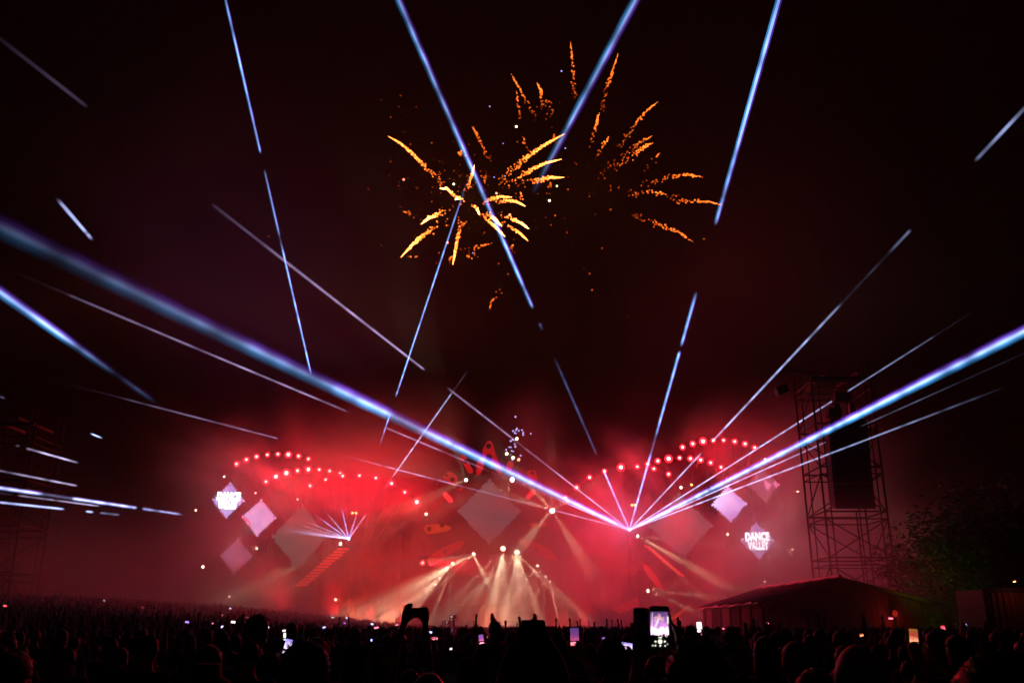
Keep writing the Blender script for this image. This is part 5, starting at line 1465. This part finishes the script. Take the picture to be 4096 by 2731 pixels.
MARKS_ = [(300, 'out by the bank'), (830, 'near the bucket hat'), (1225, 'near the huge curls'), (1664, 'near the raised arms'), (2130, 'near the tall flat hat'), (2640, 'near the big phone'), (3060, 'before the shed'), (3436, 'near the smooth head'), (3900, 'near the container hut')]
def near_what(x, y):
    px = 2048 + F_PX * x / (y * .953)
    return min(MARKS_, key=lambda q: abs(q[0] - px))[1]
def person(x, y, pose, style, sc=1.0, rz=0.0, shirt_i=0, hair_i=0, label=None, body_me=None, shirt_me=None, group='people in the crowd'):
    global N_PEOPLE
    N_PEOPLE += 1
    o = put('person', body_me or BODY[pose], None, None, (x, y, ground_h(x, y)))
    o.rotation_euler = (0, 0, rz); o.scale = (sc, sc, sc)
    s = put('shirt', shirt_me or SHIRT[pose], None, o); own_mat(s, SHIRTS[shirt_i])
    if style:
        h = put(HEADNAME[style], HAIR[style], None, o)
        if HEADNAME[style] == 'hair': own_mat(h, HAIRS[hair_i])
    tag(o, label or f"{SHIRTNAME[shirt_i]}-shirted figure {LOOK[style]}, {DO[pose]}, {near_what(x, y)}", 'person', group)
    TAKEN.append((x, y))
    return o

# ---- phones
def screen_grad(name, stops, strength, axis='Z', size=0.15):
    m, n, l = new_mat(name)
    n.remove(n['Principled BSDF'])
    tc = n.new('ShaderNodeTexCoord'); sp = n.new('ShaderNodeSeparateXYZ'); l.new(tc.outputs['Object'], sp.inputs[0])
    mr = n.new('ShaderNodeMapRange'); mr.inputs['From Min'].default_value = -size / 2; mr.inputs['From Max'].default_value = size / 2
    nz = n.new('ShaderNodeTexNoise'); nz.inputs['Scale'].default_value = 45; nz.inputs['Detail'].default_value = 2; l.new(tc.outputs['Object'], nz.inputs['Vector'])
    ad = n.new('ShaderNodeMath'); ad.operation = 'MULTIPLY_ADD'; ad.inputs[1].default_value = 0.05; l.new(nz.outputs['Fac'], ad.inputs[0]); l.new(sp.outputs[axis], ad.inputs[2])
    sb_ = n.new('ShaderNodeMath'); sb_.operation = 'SUBTRACT'; sb_.inputs[1].default_value = 0.025; l.new(ad.outputs[0], sb_.inputs[0])
    l.new(sb_.outputs[0], mr.inputs['Value'])
    cr = n.new('ShaderNodeValToRGB'); els = cr.color_ramp.elements
    while len(els) < len(stops): els.new(0.5)
    for e_, (p, c) in zip(els, stops): e_.position = p; e_.color = (*c, 1)
    l.new(mr.outputs[0], cr.inputs[0])
    e = n.new('ShaderNodeEmission'); e.inputs['Strength'].default_value = strength
    l.new(cr.outputs['Color'], e.inputs['Color']); l.new(e.outputs[0], n['Material Output'].inputs['Surface'])
    m.cycles.emission_sampling = 'NONE'
    return m
PIC = {
    'lavender': [(0, (.8, .5, .9)), (.35, (1.4, 1.1, 1.6)), (1, (.30, .22, .95))],
    'white': [(0, (1.3, .9, .9)), (.5, (1.6, 1.35, 1.2)), (1, (.8, .5, .5))],
    'pink': [(0, (.7, .05, .10)), (.35, (1.3, .42, .45)), (.7, (.5, .06, .12)), (1, (.12, .03, .08))],
    'blue': [(0, (.5, .6, 1.3)), (.5, (.9, 1.0, 1.6)), (1, (.3, .3, .9))],
    'violet': [(0, (.35, .15, .8)), (.5, (.5, .25, .95)), (1, (.15, .08, .4))],
    'orange': [(0, (.5, .05, .03)), (.3, (1.4, .55, .25)), (.6, (.5, .05, .04)), (1, (.3, .12, .02))],
    'green': [(0, (.55, .8, .55)), (1, (.8, .95, .75))],
    'dim': [(0, (.05, .02, .09)), (1, (.03, .02, .08))],
    'dimgreen': [(0, (.02, .035, .025)), (1, (.015, .025, .018))],
    'red': [(0, (.8, .03, .06)), (.5, (1.0, .12, .15)), (1, (.3, .01, .02))],
    'scene': [(0, (.5, .02, .05)), (.12, (1.7, .55, .65)), (.28, (.7, .10, .25)), (.55, (.22, .05, .22)), (1, (.10, .05, .20))],
}
PM = {}
def rounded_rect(w, h, r, n=4):
    out = []
    for cx, cz, a0 in ((w / 2 - r, h / 2 - r, 0), (-w / 2 + r, h / 2 - r, 90), (-w / 2 + r, -h / 2 + r, 180), (w / 2 - r, -h / 2 + r, 270)):
        for k in range(n + 1):
            a = math.radians(a0 + 90 * k / n); out.append(Vector((cx + r * math.cos(a), 0, cz + r * math.sin(a))))
    return out[::-1]
PHONE_BODY = {}
for ori, (w, h) in {'tall': (.074, .152), 'wide': (.152, .074)}.items():
    b = MB().prism(rounded_rect(w, h, .011), .009).mesh('phone'); b.materials.append(M['black_paint'])
    PHONE_BODY[ori] = (b, w, h)
SIGHT = []
def blocks(x, y, top):
    for a, sl, py_, hw in SIGHT:
        if y < py_ - .5 and abs(x / y - a) * y < .13 + hw * y and top > CAM_H + sl * y: return True
    return False
def phone(px, py, wpx, pic, ori=None, tilt=0.0, label=None, part_h=1.0, d=None, holder=True, yaw=0.0):
    ori = ori or 'wide'
    b, w, h = PHONE_BODY[ori]
    d = d or min(75.0, (w * 0.93) * F_PX / wpx)
    p = at_depth(px, py, d)
    key = (pic, ori, wpx > 26)
    if key not in PM:
        hh = h * .90 * part_h
        s = MB().prism(rounded_rect(w * .93, hh, .004), .0006).mesh('screen')
        s.materials.append(screen_grad(f"picture_{pic}_{ori}", PIC[pic], 1.0 if wpx > 26 or 'dim' in pic else 2.0, 'Z', hh))
        PM[key] = s
    o = put('phone', b, None, None, p)
    s = put('screen', PM[key], None, o, (0, -.0016, h * .45 * (1 - part_h) * 0))
    put('camera_bump', CAMB, None, o, (-w * .5 + .016, .0095, h * .5 - .016))
    o.rotation_euler = (-0.06, tilt, yaw)
    tag(o, label, 'phone', 'lit phones held up in the crowd')
    SIGHT.append((p.x / p.y, (p.z - CAM_H - .03) / p.y, p.y, wpx / F_PX / 2))
    if holder and d < 24:
        gz = ground_h(p.x, p.y); z = p.z - gz - h * .35
        best = min(HANDZ, key=lambda k: abs(z / HANDZ[k] - 1.0))
        sc = max(.86, min(1.1, z / HANDZ[best]))
        dy = {'hold_low': .42, 'hold_mid': .40, 'hold_high': .31}[best] * sc
        st = random.choice(['short', 'long', 'short', 'curly', 'cap', 'bun'])
        rz_ = random.choice((-.5, .5)) if p.z - gz < 1.80 * sc else 0.0
        person(p.x + math.sin(rz_) * dy, p.y - math.cos(rz_) * dy, best, st, sc, rz_, random.choice([0, 0, 1, 2, 3]), random.choice([0, 0, 1, 2]))
    return o
CAMB = MB().prism(rounded_rect(.022, .022, .005), .002).mesh('camera_bump'); CAMB.materials.append(M['black_metal'])
e5 = lambda x, y: (700 + x / 2.352, 2131 + y / 2.352)
e6 = lambda x, y: (1600 + x / 2.352, 2131 + y / 2.352)
e7 = lambda x, y: (2400 + x / 2.352, 2131 + y / 2.352)
e8 = lambda x, y: (3096 + x / 2.352, 2131 + y / 2.352)
e0_ = lambda x, y: (x / 2.94, 2231 + y / 2.94)
LIST = [  # conv, x, y, width in that zoom, picture, orientation, what
    (e5, 462, 885, 55, 'lavender', 'wide', 'lilac phone screen beside a pale shirt on the bank'), (e5, 548, 835, 40, 'white', 'wide', 'white phone screen beside an ochre shirt on the bank'), (e5, 362, 846, 28, 'pink', 'wide', 'small pink phone screen near the lilac one on the bank'),
    (e5, 862, 887, 46, 'white', 'wide', 'pinkish white phone screen glowing large amid the bank crowd'), (e5, 1075, 880, 34, 'pink', 'wide', 'tilted pink phone screen above the tall white one'), (e5, 1026, 916, 30, 'white', 'wide', 'small white phone screen right above the tall pale green one'),
    (e5, 1037, 972, 34, 'green', 'tall', 'tall pale green phone screen above the big blue white one'), (e5, 1060, 1065, 66, 'lavender', 'tall', 'big blue white phone screen beside the large curly head'), (e5, 1115, 1005, 34, 'pink', 'wide', 'small pink phone screen beside the tall pale green one'),
    (e5, 770, 938, 35, 'red', 'wide', 'dull red phone screen among the heads on the bank'), (e5, 1403, 885, 26, 'blue', 'wide', 'small blue phone screen above the large curly head'), (e5, 1552, 1052, 48, 'pink', 'wide', 'flat pink phone screen beside the large curly head'),
    (e5, 1838, 1008, 36, 'blue', 'wide', 'blue phone screen between curly head and raised arms'), (e5, 1855, 855, 26, 'blue', 'wide', 'tiny blue phone screen beside a pink one near the raised arms'), (e5, 1895, 887, 42, 'pink', 'wide', 'pink phone screen below the tiny blue one near the raised arms'),
    (e5, 2088, 860, 28, 'pink', 'wide', 'magenta phone screen just outside the raised arms'), (e5, 2275, 958, 30, 'pink', 'wide', 'small pink phone screen seen between the raised arms'), (e5, 115, 833, 32, 'violet', 'wide', 'small violet phone screen far out on the bank'),
    (e5, 680, 792, 22, 'pink', 'wide', None), (e5, 520, 708, 20, 'blue', 'wide', None), (e5, 443, 770, 20, 'pink', 'wide', None), (e5, 1483, 793, 20, 'green', 'wide', None), (e5, 1617, 797, 22, 'blue', 'wide', None), (e5, 1596, 845, 22, 'violet', 'wide', None),
    (e6, 283, 931, 36, 'blue', 'wide', 'blue phone screen just beyond the raised arms'), (e6, 326, 990, 56, 'pink', 'wide', 'flat pink phone screen below the blue one beyond the raised arms'), (e6, 765, 1000, 44, 'scene', 'tall', 'upright phone filming the stage before the orange glow'),
    (e6, 477, 1088, 34, 'white', 'wide', 'pale phone screen beyond the raised arms over a dark head'), (e6, 1643, 975, 80, 'scene', 'tall', 'upright black phone filming the fireworks between tall hat and big held phone'), (e6, 2122, 1060, 128, 'lavender', 'wide', 'wide phone showing a violet picture right below the big held phone'),
    (e6, 1925, 990, 42, 'violet', 'wide', 'violet phone screen behind a dark head beside the big held phone'), (e6, 830, 977, 22, 'pink', 'wide', None), (e6, 500, 913, 18, 'violet', 'wide', None),
    (e7, 935, 882, 46, 'white', 'tall', 'upright phone with white picture above the big dark head'), (e7, 955, 940, 60, 'scene', 'wide', 'wide dark phone right above the big dark head'), (e7, 1572, 847, 30, 'pink', 'wide', 'small pink phone screen in front of the shed'), (e7, 1162, 897, 26, 'pink', 'wide', None), (e7, 1368, 1225, 22, 'violet', 'wide', 'tiny violet phone screen low among the heads before the shed'),
    (e8, 1315, 985, 82, 'orange', 'tall', 'upright phone with red and orange picture past the shed'), (e8, 1595, 905, 36, 'red', 'tall', 'small tilted red phone screen near the white one past the shed'), (e8, 1788, 868, 52, 'blue', 'wide', 'white blue phone screen past the shed near the container hut'),
    (e8, 1740, 1165, 90, 'pink', 'wide', 'pink phone screen low before the huge close head'), (e8, 1098, 800, 42, 'pink', 'wide', 'faint pink phone screen raised in front of the dark gable'), (e8, 820, 960, 46, 'orange', 'wide', 'dull orange phone screen beside the round smooth head'), (e8, 622, 875, 26, 'pink', 'wide', None),
    (e0_, 60, 560, 46, 'red', 'wide', 'red phone screen at the foot of the scaffold tower on the bank'), (e0_, 1100, 942, 50, 'orange', 'wide', 'orange phone screen amid the dark bank crowd'), (e0_, 525, 1125, 70, 'dim', 'wide', 'very dim violet phone screen low in the dark crowd'), (e0_, 1978, 1060, 58, 'blue', 'wide', 'slanted blue phone screen over a dark head'),
    (e0_, 2200, 750, 44, 'violet', 'wide', 'lilac phone screen at the middle of the bank crowd'), (e0_, 1080, 1265, 100, 'dimgreen', 'wide', 'very dim green phone screen low in the dark crowd'), (e0_, 1223, 500, 24, 'blue', 'wide', None), (e0_, 1676, 580, 26, 'red', 'wide', None),
]
for cv, x, y, wz, pic, ori, what in LIST:
    px, py = cv(x, y); zoom = 2.94 if cv is e0_ else 2.352
    phone(px, py, wz / zoom, pic, ori, random.uniform(-.22, .22), what or f"tiny far {pic} phone screen lost in the distant crowd", yaw=random.uniform(-.15, .15))

# ---- the big phone with an opened flip cover
def place(px, py, d): return at_depth(px, py, d)
DP = 3.40
kx = DP / F_PX
hp = place(2640.5, 2508, DP)
big = put('phone', MB().prism(rounded_rect(80 * kx, 166 * kx, 13 * kx), .010).mesh('phone'), M['black_paint'], None, hp)
tag(big, 'big phone with opened flip cover, filming the fireworks above the heads', 'phone')
big.rotation_euler = (math.radians(4), 0, 0)
zc = lambda x, y: Vector(((2450 + x / 7.127 - 2640.5) * kx, -.002, -(2400 + y / 7.127 - 2508) * kx))
def quad(name, a, b, mat, y=-.0022):
    A = zc(*a); B = zc(*b)
    return MB().prism([Vector((A.x, 0, A.z)), Vector((A.x, 0, B.z)), Vector((B.x, 0, B.z)), Vector((B.x, 0, A.z))][::1], .0006, Vector((0, y, 0))).build(name, mat, big)
hh = (970 - 340) / 7.127 * kx; zmid = zc(0, (340 + 970) / 2).z
pic_m = screen_grad('phone_picture', [(0, (.9, .15, .7)), (.05, (2.2, 1.9, 2.2)), (.28, (1.9, 1.5, 1.9)), (.36, (.95, .40, .95)), (.62, (.42, .16, .52)), (.85, (.20, .08, .30)), (1, (.09, .05, .14))], 1.0, 'Z', hh)
A = zc(1090, 340); B = zc(1590, 970)
scr = MB().prism([Vector((A.x, 0, A.z - zmid)), Vector((B.x, 0, A.z - zmid)), Vector((B.x, 0, B.z - zmid)), Vector((A.x, 0, B.z - zmid))][::-1], .0006).build('screen', pic_m, big, (0, -.0016, zmid))
M['icon'] = glow('icon', (1.0, .97, .80), 1.6); M['star_pic'] = glow('star_pic', (1.0, .55, .45), 1.3); M['beam_pic'] = glow('beam_pic', (.95, .85, 1.0), 1.0)
def dot(x, y, r, mat='icon', name='icon'):
    MB().disc(zc(x, y) + Vector((0, -.0004, 0)), r / 7.127 * kx, n=14).build(name, M[mat], big)
dot(1341, 1149, 58, 'icon', 'shutter_button')
for x, y, r in ((1210, 1148, 24), (1472, 1150, 24), (1126, 1258, 16), (1204, 1258, 20), (1341, 1260, 22), (1476, 1264, 19), (1546, 1218, 12), (1310, 990, 12), (1392, 995, 14), (1503, 992, 17), (1535, 1012, 11)): dot(x, y, r)
MB().path([zc(1300, 1045) + Vector((0, -.0004, 0)), zc(1390, 1045) + Vector((0, -.0004, 0))], [12 / 7.127 * kx] * 2, 8).build('icon', M['icon'], big)
MB().box((zc(1583, 0).x, -.0026, (zc(0, 470).z + zc(0, 660).z) / 2), (26 / 7.127 * kx, .0006, 195 / 7.127 * kx)).build('slider', M['icon'], big)
for k in range(11):
    a = math.radians(-20 + k * 22); c0 = zc(1330, 560)
    r0_, r1_ = 30 / 7.127 * kx, (110 + 50 * ((k * 7) % 3) / 2) / 7.127 * kx
    p0_ = c0 + Vector((math.cos(a) * r0_, -.0004, math.sin(a) * r0_)); p1_ = c0 + Vector((math.cos(a) * r1_, -.0004, math.sin(a) * r1_))
    MB().path([p0_, p1_], [.0006, .0014], 6).build('picture_spark', M['star_pic'], big)
MB().path([zc(1200, 790), zc(1270, 650), zc(1345, 500)], [.003, .004, .001], 6).build('picture_beam', M['beam_pic'], big)
MB().path([zc(1120, 790), zc(1150, 360)], [.0012, .001], 6).build('picture_beam', M['beam_pic'], big)
# flip cover folded open to the side
M['cover'] = surf('cover', (0.05, 0.035, 0.035), 0.4, scale=200, bump=0.1)
cv0 = zc(1035, 190); cvw = 450 / 7.127 * kx; cvh = 1150 / 7.127 * kx
cov = MB().prism(rounded_rect(cvw, cvh, .008), .004).build('flip_cover', M['cover'], big, (cv0.x - cvw / 2 + .001, .012, cv0.z - cvh / 2 - .006))
cov.rotation_euler = (0, 0.02, 0.45)
MB().box((cv0.x, .008, -.001), (.006, .012, cvh * .93)).build('hinge', M['cover'], big)
MB().box((-0.004, -.0012, cvh * .5 - .011), (.008, .0016, .0022)).build('earpiece_slot', M['truss'], cov)

# the owner of the big phone: big dark hair, one hand at the phone's edge, the other behind its cover
own_x, own_y = at_depth(2795, 2600, 2.95).x, at_depth(2795, 2600, 2.95).y
top_z = at_depth(2780, 2535, 2.95).z
sc = (top_z - .03) / 1.775
loc = lambda v: Vector(((v.x - own_x) / sc, (v.y - own_y) / sc, v.z / sc))
wr = loc(place(2712, 2598, DP)) + Vector((0.0, .012, -.01))
wl = loc(place(2560, 2640, DP)) + Vector((0, .06, -.02))
sR, sL = Vector((.178, 0, 1.405)), Vector((-.178, 0, 1.405))
armR = (sR.lerp(wr, .5) + Vector((.16, -.02, -.13)), wr, Vector((-.25, .1, 1)), Vector((-.35, -.1, 0)) * 1 + Vector((0, .6, 0)), Vector((.3, -1, .2)), .55)
armL = (sL.lerp(wl, .5) + Vector((-.12, 0, -.14)), wl, Vector((.35, .15, 1)), Vector((0, -1, 0)), Vector((-.4, -.4, 0)), .45)
ob = body(armL, armR, voxel=0.009)
osh = shirt(armL, armR); osh.materials.append(SHIRTS[0])
own = person(own_x, own_y, 'idle', 'curly', sc, 0, 0, 0, 'person with thick dark hair holding up the big phone with flip cover', ob, osh, None)

# arms framing a sideways phone
dA = 6.8
pa = place(1664, 2452, dA)
sc2 = 0.86
ax_, ay_ = pa.x, pa.y - .30
tz = lambda px, py, dd=dA: (place(px, py, dd) - Vector((ax_, ay_, 0))) / sc2
wL = tz(1618, 2486); wR = tz(1700, 2484)
aL = (Vector((wL.x - .045, .12, wL.z - .26)), wL, Vector((.22, .02, 1)), Vector((.3, 1, 0)), Vector((1, -.3, .1)), .12)
aR = (Vector((wR.x + .055, .12, wR.z - .26)), wR, Vector((-.12, .02, 1)), Vector((-.3, 1, 0)), Vector((-1, -.3, .1)), .9)
bA = body(aL, aR, voxel=0.010); sA = shirt(aL, aR, sleeve=.45); sA.materials.append(SHIRTS[0])
person(ax_, ay_, 'idle', 'short', sc2, 0, 0, 0, 'person whose two raised arms frame a sideways phone against the orange glow', bA, sA, None)
pf = put('phone', PHONE_BODY['wide'][0], None, None, pa + Vector((0, .01, .005))); tag(pf, 'dark phone held sideways between two raised arms', 'phone')
put('camera_bump', CAMB, None, pf, (-.06, .0095, .02)); MB().disc((-.066, -.0012, -.03), .004).build('indicator', M['icon'], pf)

# ---- heads that stand out near the camera
def head_at(px, py_top, d, pose, style, label, rz=0.0, shirt_i=0, hair_i=0, extra=.012, body_me=None):
    p = at_depth(px, py_top, d)
    return person(p.x, p.y, pose, style, (p.z - ground_h(p.x, p.y) - extra) / 1.755, rz, shirt_i, hair_i, label, body_me, None, None)
h_ = head_at(1225, 2543, 5.4, 'idle', 'afro', 'person with a huge round mass of dark curls beside the big blue white phone', extra=.10)
h_ = head_at(3436, 2553, 2.75, 'idle', None, 'person with a round smooth shaven head rimmed red', rz=.1)
h_ = head_at(4010, 2590, 1.9, 'idle', 'curly', 'person so close that only a huge dark curve of head shows', extra=.04)
h_ = head_at(3262, 2668, 3.3, 'folded', 'short', 'shorter person with red-rimmed hair below the round smooth head', hair_i=1)
h_ = head_at(1716, 2690, 4.2, 'idle', 'long', 'short person with reddish rim of hair below the raised arms', hair_i=2)
h_ = head_at(830, 2640, 5.0, 'folded', 'bucket', 'person in a dark bucket hat low before the bank')
h_ = head_at(2445, 2545, 6.6, 'idle', 'curly', 'person with tousled hair beside the wide violet phone', extra=.035)
h_ = head_at(60, 2600, 4.4, 'idle', 'long', 'person with long hair at the dark edge of the crowd', hair_i=1)
h_ = head_at(2930, 2660, 4.6, 'idle', 'cap', 'person in a cap low beside the owner of the big phone')
h_ = head_at(890, 2536, 8.0, 'idle', 'bun', 'person with a bun rising from the foot of the bank')
h_ = head_at(1000, 2560, 7.0, 'idle', 'short', 'person with short dark hair beside the one with a bun')

# person in a tall flat-topped hat whose long hair flares to the shoulders
dH = 5.6
pt = at_depth(2132, 2478, dH); kh = dH / F_PX
hat_p = person(pt.x, pt.y, 'idle', None, (pt.z - .20) / 1.755, 0, 0, 0, 'person in a tall flat-topped dark hat with a long cape flaring over the shoulders', None, None, None)
s_ = hat_p.scale.x
def hz_(py): return (at_depth(2132, py, dH).z) / s_
prof = [(2478, 40), (2479, 45), (2484, 47.5), (2505, 52), (2530, 62), (2548, 70)]
b = MB(); loft(b, [(hz_(py), w * kh / s_, w * kh / s_, .01) for py, w in prof][::-1], 28)
put('tall_hat', b.mesh('tall_hat', True), M['felt'], hat_p)
prof2 = [(2540, 64), (2560, 76), (2590, 96), (2625, 116), (2670, 132), (2731, 152), (2800, 168), (2950, 178)]
b = MB(); loft(b, [(hz_(py), w * kh / s_ * (1 + .02 * math.sin(i * 2.1)), w * kh / s_ * .75, -.01) for i, (py, w) in enumerate(prof2)][::-1], 36)
for v_i, v in enumerate(b.v):
    t = math.atan2(v[1], v[0]); f_ = 1 + .025 * math.sin(t * 13 + v[2] * 4)
    b.v[v_i] = (v[0] * f_, v[1] * f_, v[2])
put('cape', b.mesh('cape', True), M['felt'], hat_p)
b = MB()
rr = random.Random(11)
for k in range(170):      # sequin piping that catches the red light
    t = k / 170.0; py = 2500 + t * 200; w = np.interp(py, [2500, 2530, 2548, 2590, 2625, 2700], [51, 62, 70, 96, 116, 142]) * kh / s_
    a = math.pi * .985 + rr.uniform(-.10, .22)
    b.ball(Vector((w * 1.01 * math.cos(a), w * .8 * math.sin(a), hz_(py))), .0045, 6, 4)
sq = put('sequin_trim', b.mesh('sequin_trim', True), M['sequin'], hat_p); sq['kind'] = 'stuff'

# ---- everyone else close enough to tell apart
def free(x, y, r=.50):
    for a, b_ in TAKEN:
        if (a - x) ** 2 + (b_ - y) ** 2 < r * r: return False
    return True
rr = random.Random(21)
cand = []
y = 3.6
while y < 30:
    half = y * .60 + .4
    x = -half
    while x < half:
        cand.append((x + rr.uniform(-.16, .16), y + rr.uniform(-.22, .22))); x += rr.uniform(.52, .8)
    y += rr.uniform(.62, .86)
cand.sort(key=lambda c: c[1])
big_y = big.location.y
for x, y in cand:
    if N_PEOPLE >= 296: break
    if not free(x, y) or blocks(x, y, 1.73): continue
    # keep the sight lines to the things that stand out
    ang = x / y
    hero = [((2600 - 2048) / F_PX, 3.9), ((2130 - 2048) / F_PX, 5.4), ((1664 - 2048) / F_PX, 6.6), ((1225 - 2048) / F_PX, 5.2), ((3436 - 2048) / F_PX, 2.7), ((2503 - 2048) / F_PX, 4.2), ((2299 - 2048) / F_PX, 3.6), ((3656 - 2048) / F_PX, 6.0), ((3836 - 2048) / F_PX, 5.5)]
    if any(abs(ang * 0.955 - a) < .03 + .10 / y and y < dd for a, dd in hero): continue
    pose = rr.choices(['idle', 'folded', 'hold_low', 'cheer', 'wave'], [8, 5, 1.0, .25 if y > 12 else 0, .4 if y > 10 else 0])[0]
    style = rr.choices(['short', 'long', 'curly', 'bun', 'cap', 'bucket'], [9, 5, 2.2, 1.4, 1.6, .6])[0]
    hmax = 1.0 if y > 9 else .985
    person(x, y, pose, style, rr.uniform(.88, 1.01) * hmax, rr.uniform(-.5, .5), rr.choices(range(6), [6, 4, 3, 2, 1.0, .4])[0], rr.choices([0, 1, 2], [5, 3, 1])[0])
LAST_Y = y

# ---- the distant crowd reads as one mass
def far_template(arms):
    b = MB()
    b.ball((0, .01, 1.64), 1.0, 8, 6, (.085, .10, .125))
    loft(b, [(0.0, .14, .12, 0), (.9, .17, .13, 0), (1.30, .20, .13, 0), (1.44, .16, .10, 0), (1.50, .06, .06, 0), (1.58, .055, .06, 0)], 8)
    for s, up in ((-1, arms[0]), (1, arms[1])):
        if up == 2: b.path([(s * .19, 0, 1.40), (s * .27, .06, 1.66), (s * .24, .08, 1.96), (s * .235, .08, 2.06)], [.05, .042, .03, .026], 6); b.ball((s * .233, .085, 2.08), 1.0, 6, 5, (.042, .022, .07))
        elif up == 1: b.path([(s * .19, 0, 1.40), (s * .24, .22, 1.36), (s * .09, .34, 1.62), (s * .06, .34, 1.72)], [.05, .042, .032, .028], 6); b.ball((s * .05, .345, 1.75), 1.0, 6, 5, (.03, .03, .055))
        else: b.path([(s * .20, 0, 1.40), (s * .25, 0, 1.12), (s * .24, .10, .9)], [.05, .042, .04], 5)
    return np.array(b.v), b.f
TPL = [far_template(a) for a in ((0, 0), (1, 1), (2, 0), (0, 2), (2, 2))]
rg = np.random.default_rng(3)
VS = []; FS = []; n0 = 0
fy = LAST_Y + .4
while fy < 98:
    half = fy * .60 + 1
    step = .58 if fy < 45 else .72
    xs = np.arange(-half, half, step) + rg.uniform(-.2, .2, len(np.arange(-half, half, step)))
    for x in xs:
        yy = fy + rg.uniform(-.3, .3)
        if e0.x - .6 < x < e1.x + .8 and Yn - .8 < yy < Yf + .8: continue
        if abs(x - tcx) < thx + .4 and abs(yy - tcy) < thy + .4: continue
        if cp.x - .4 < x < cp.x + 7 and 38 < yy < 42: continue
        if blocks(x, yy, 1.75 + ground_h(x, yy)): continue
        k = rg.choice(5, p=[.895, .07, .013, .013, .009])
        V, Fc = TPL[k]; s = rg.uniform(.85, 1.01); a = rg.uniform(-.5, .5)
        R = np.array([[math.cos(a), -math.sin(a), 0], [math.sin(a), math.cos(a), 0], [0, 0, 1]])
        VS.append((V * np.array([s * rg.uniform(.92, 1.15), s, s])) @ R.T + np.array([x, yy, ground_h(x, yy)]))
        FS += [tuple(i + n0 for i in f) for f in Fc]; n0 += len(V)
    fy += rg.uniform(.62, .82) * (1.0 if fy < 50 else 1.35)
cm = bpy.data.meshes.new('crowd'); cm.from_pydata(np.concatenate(VS).tolist(), [], FS)
cm.polygons.foreach_set('use_smooth', [True] * len(cm.polygons))
crowd = put('crowd', cm, surf('far_clothes', (0.11, 0.085, 0.08), 0.9, var=0.6, scale=1.5, bump=0))
tag(crowd, kind='stuff')
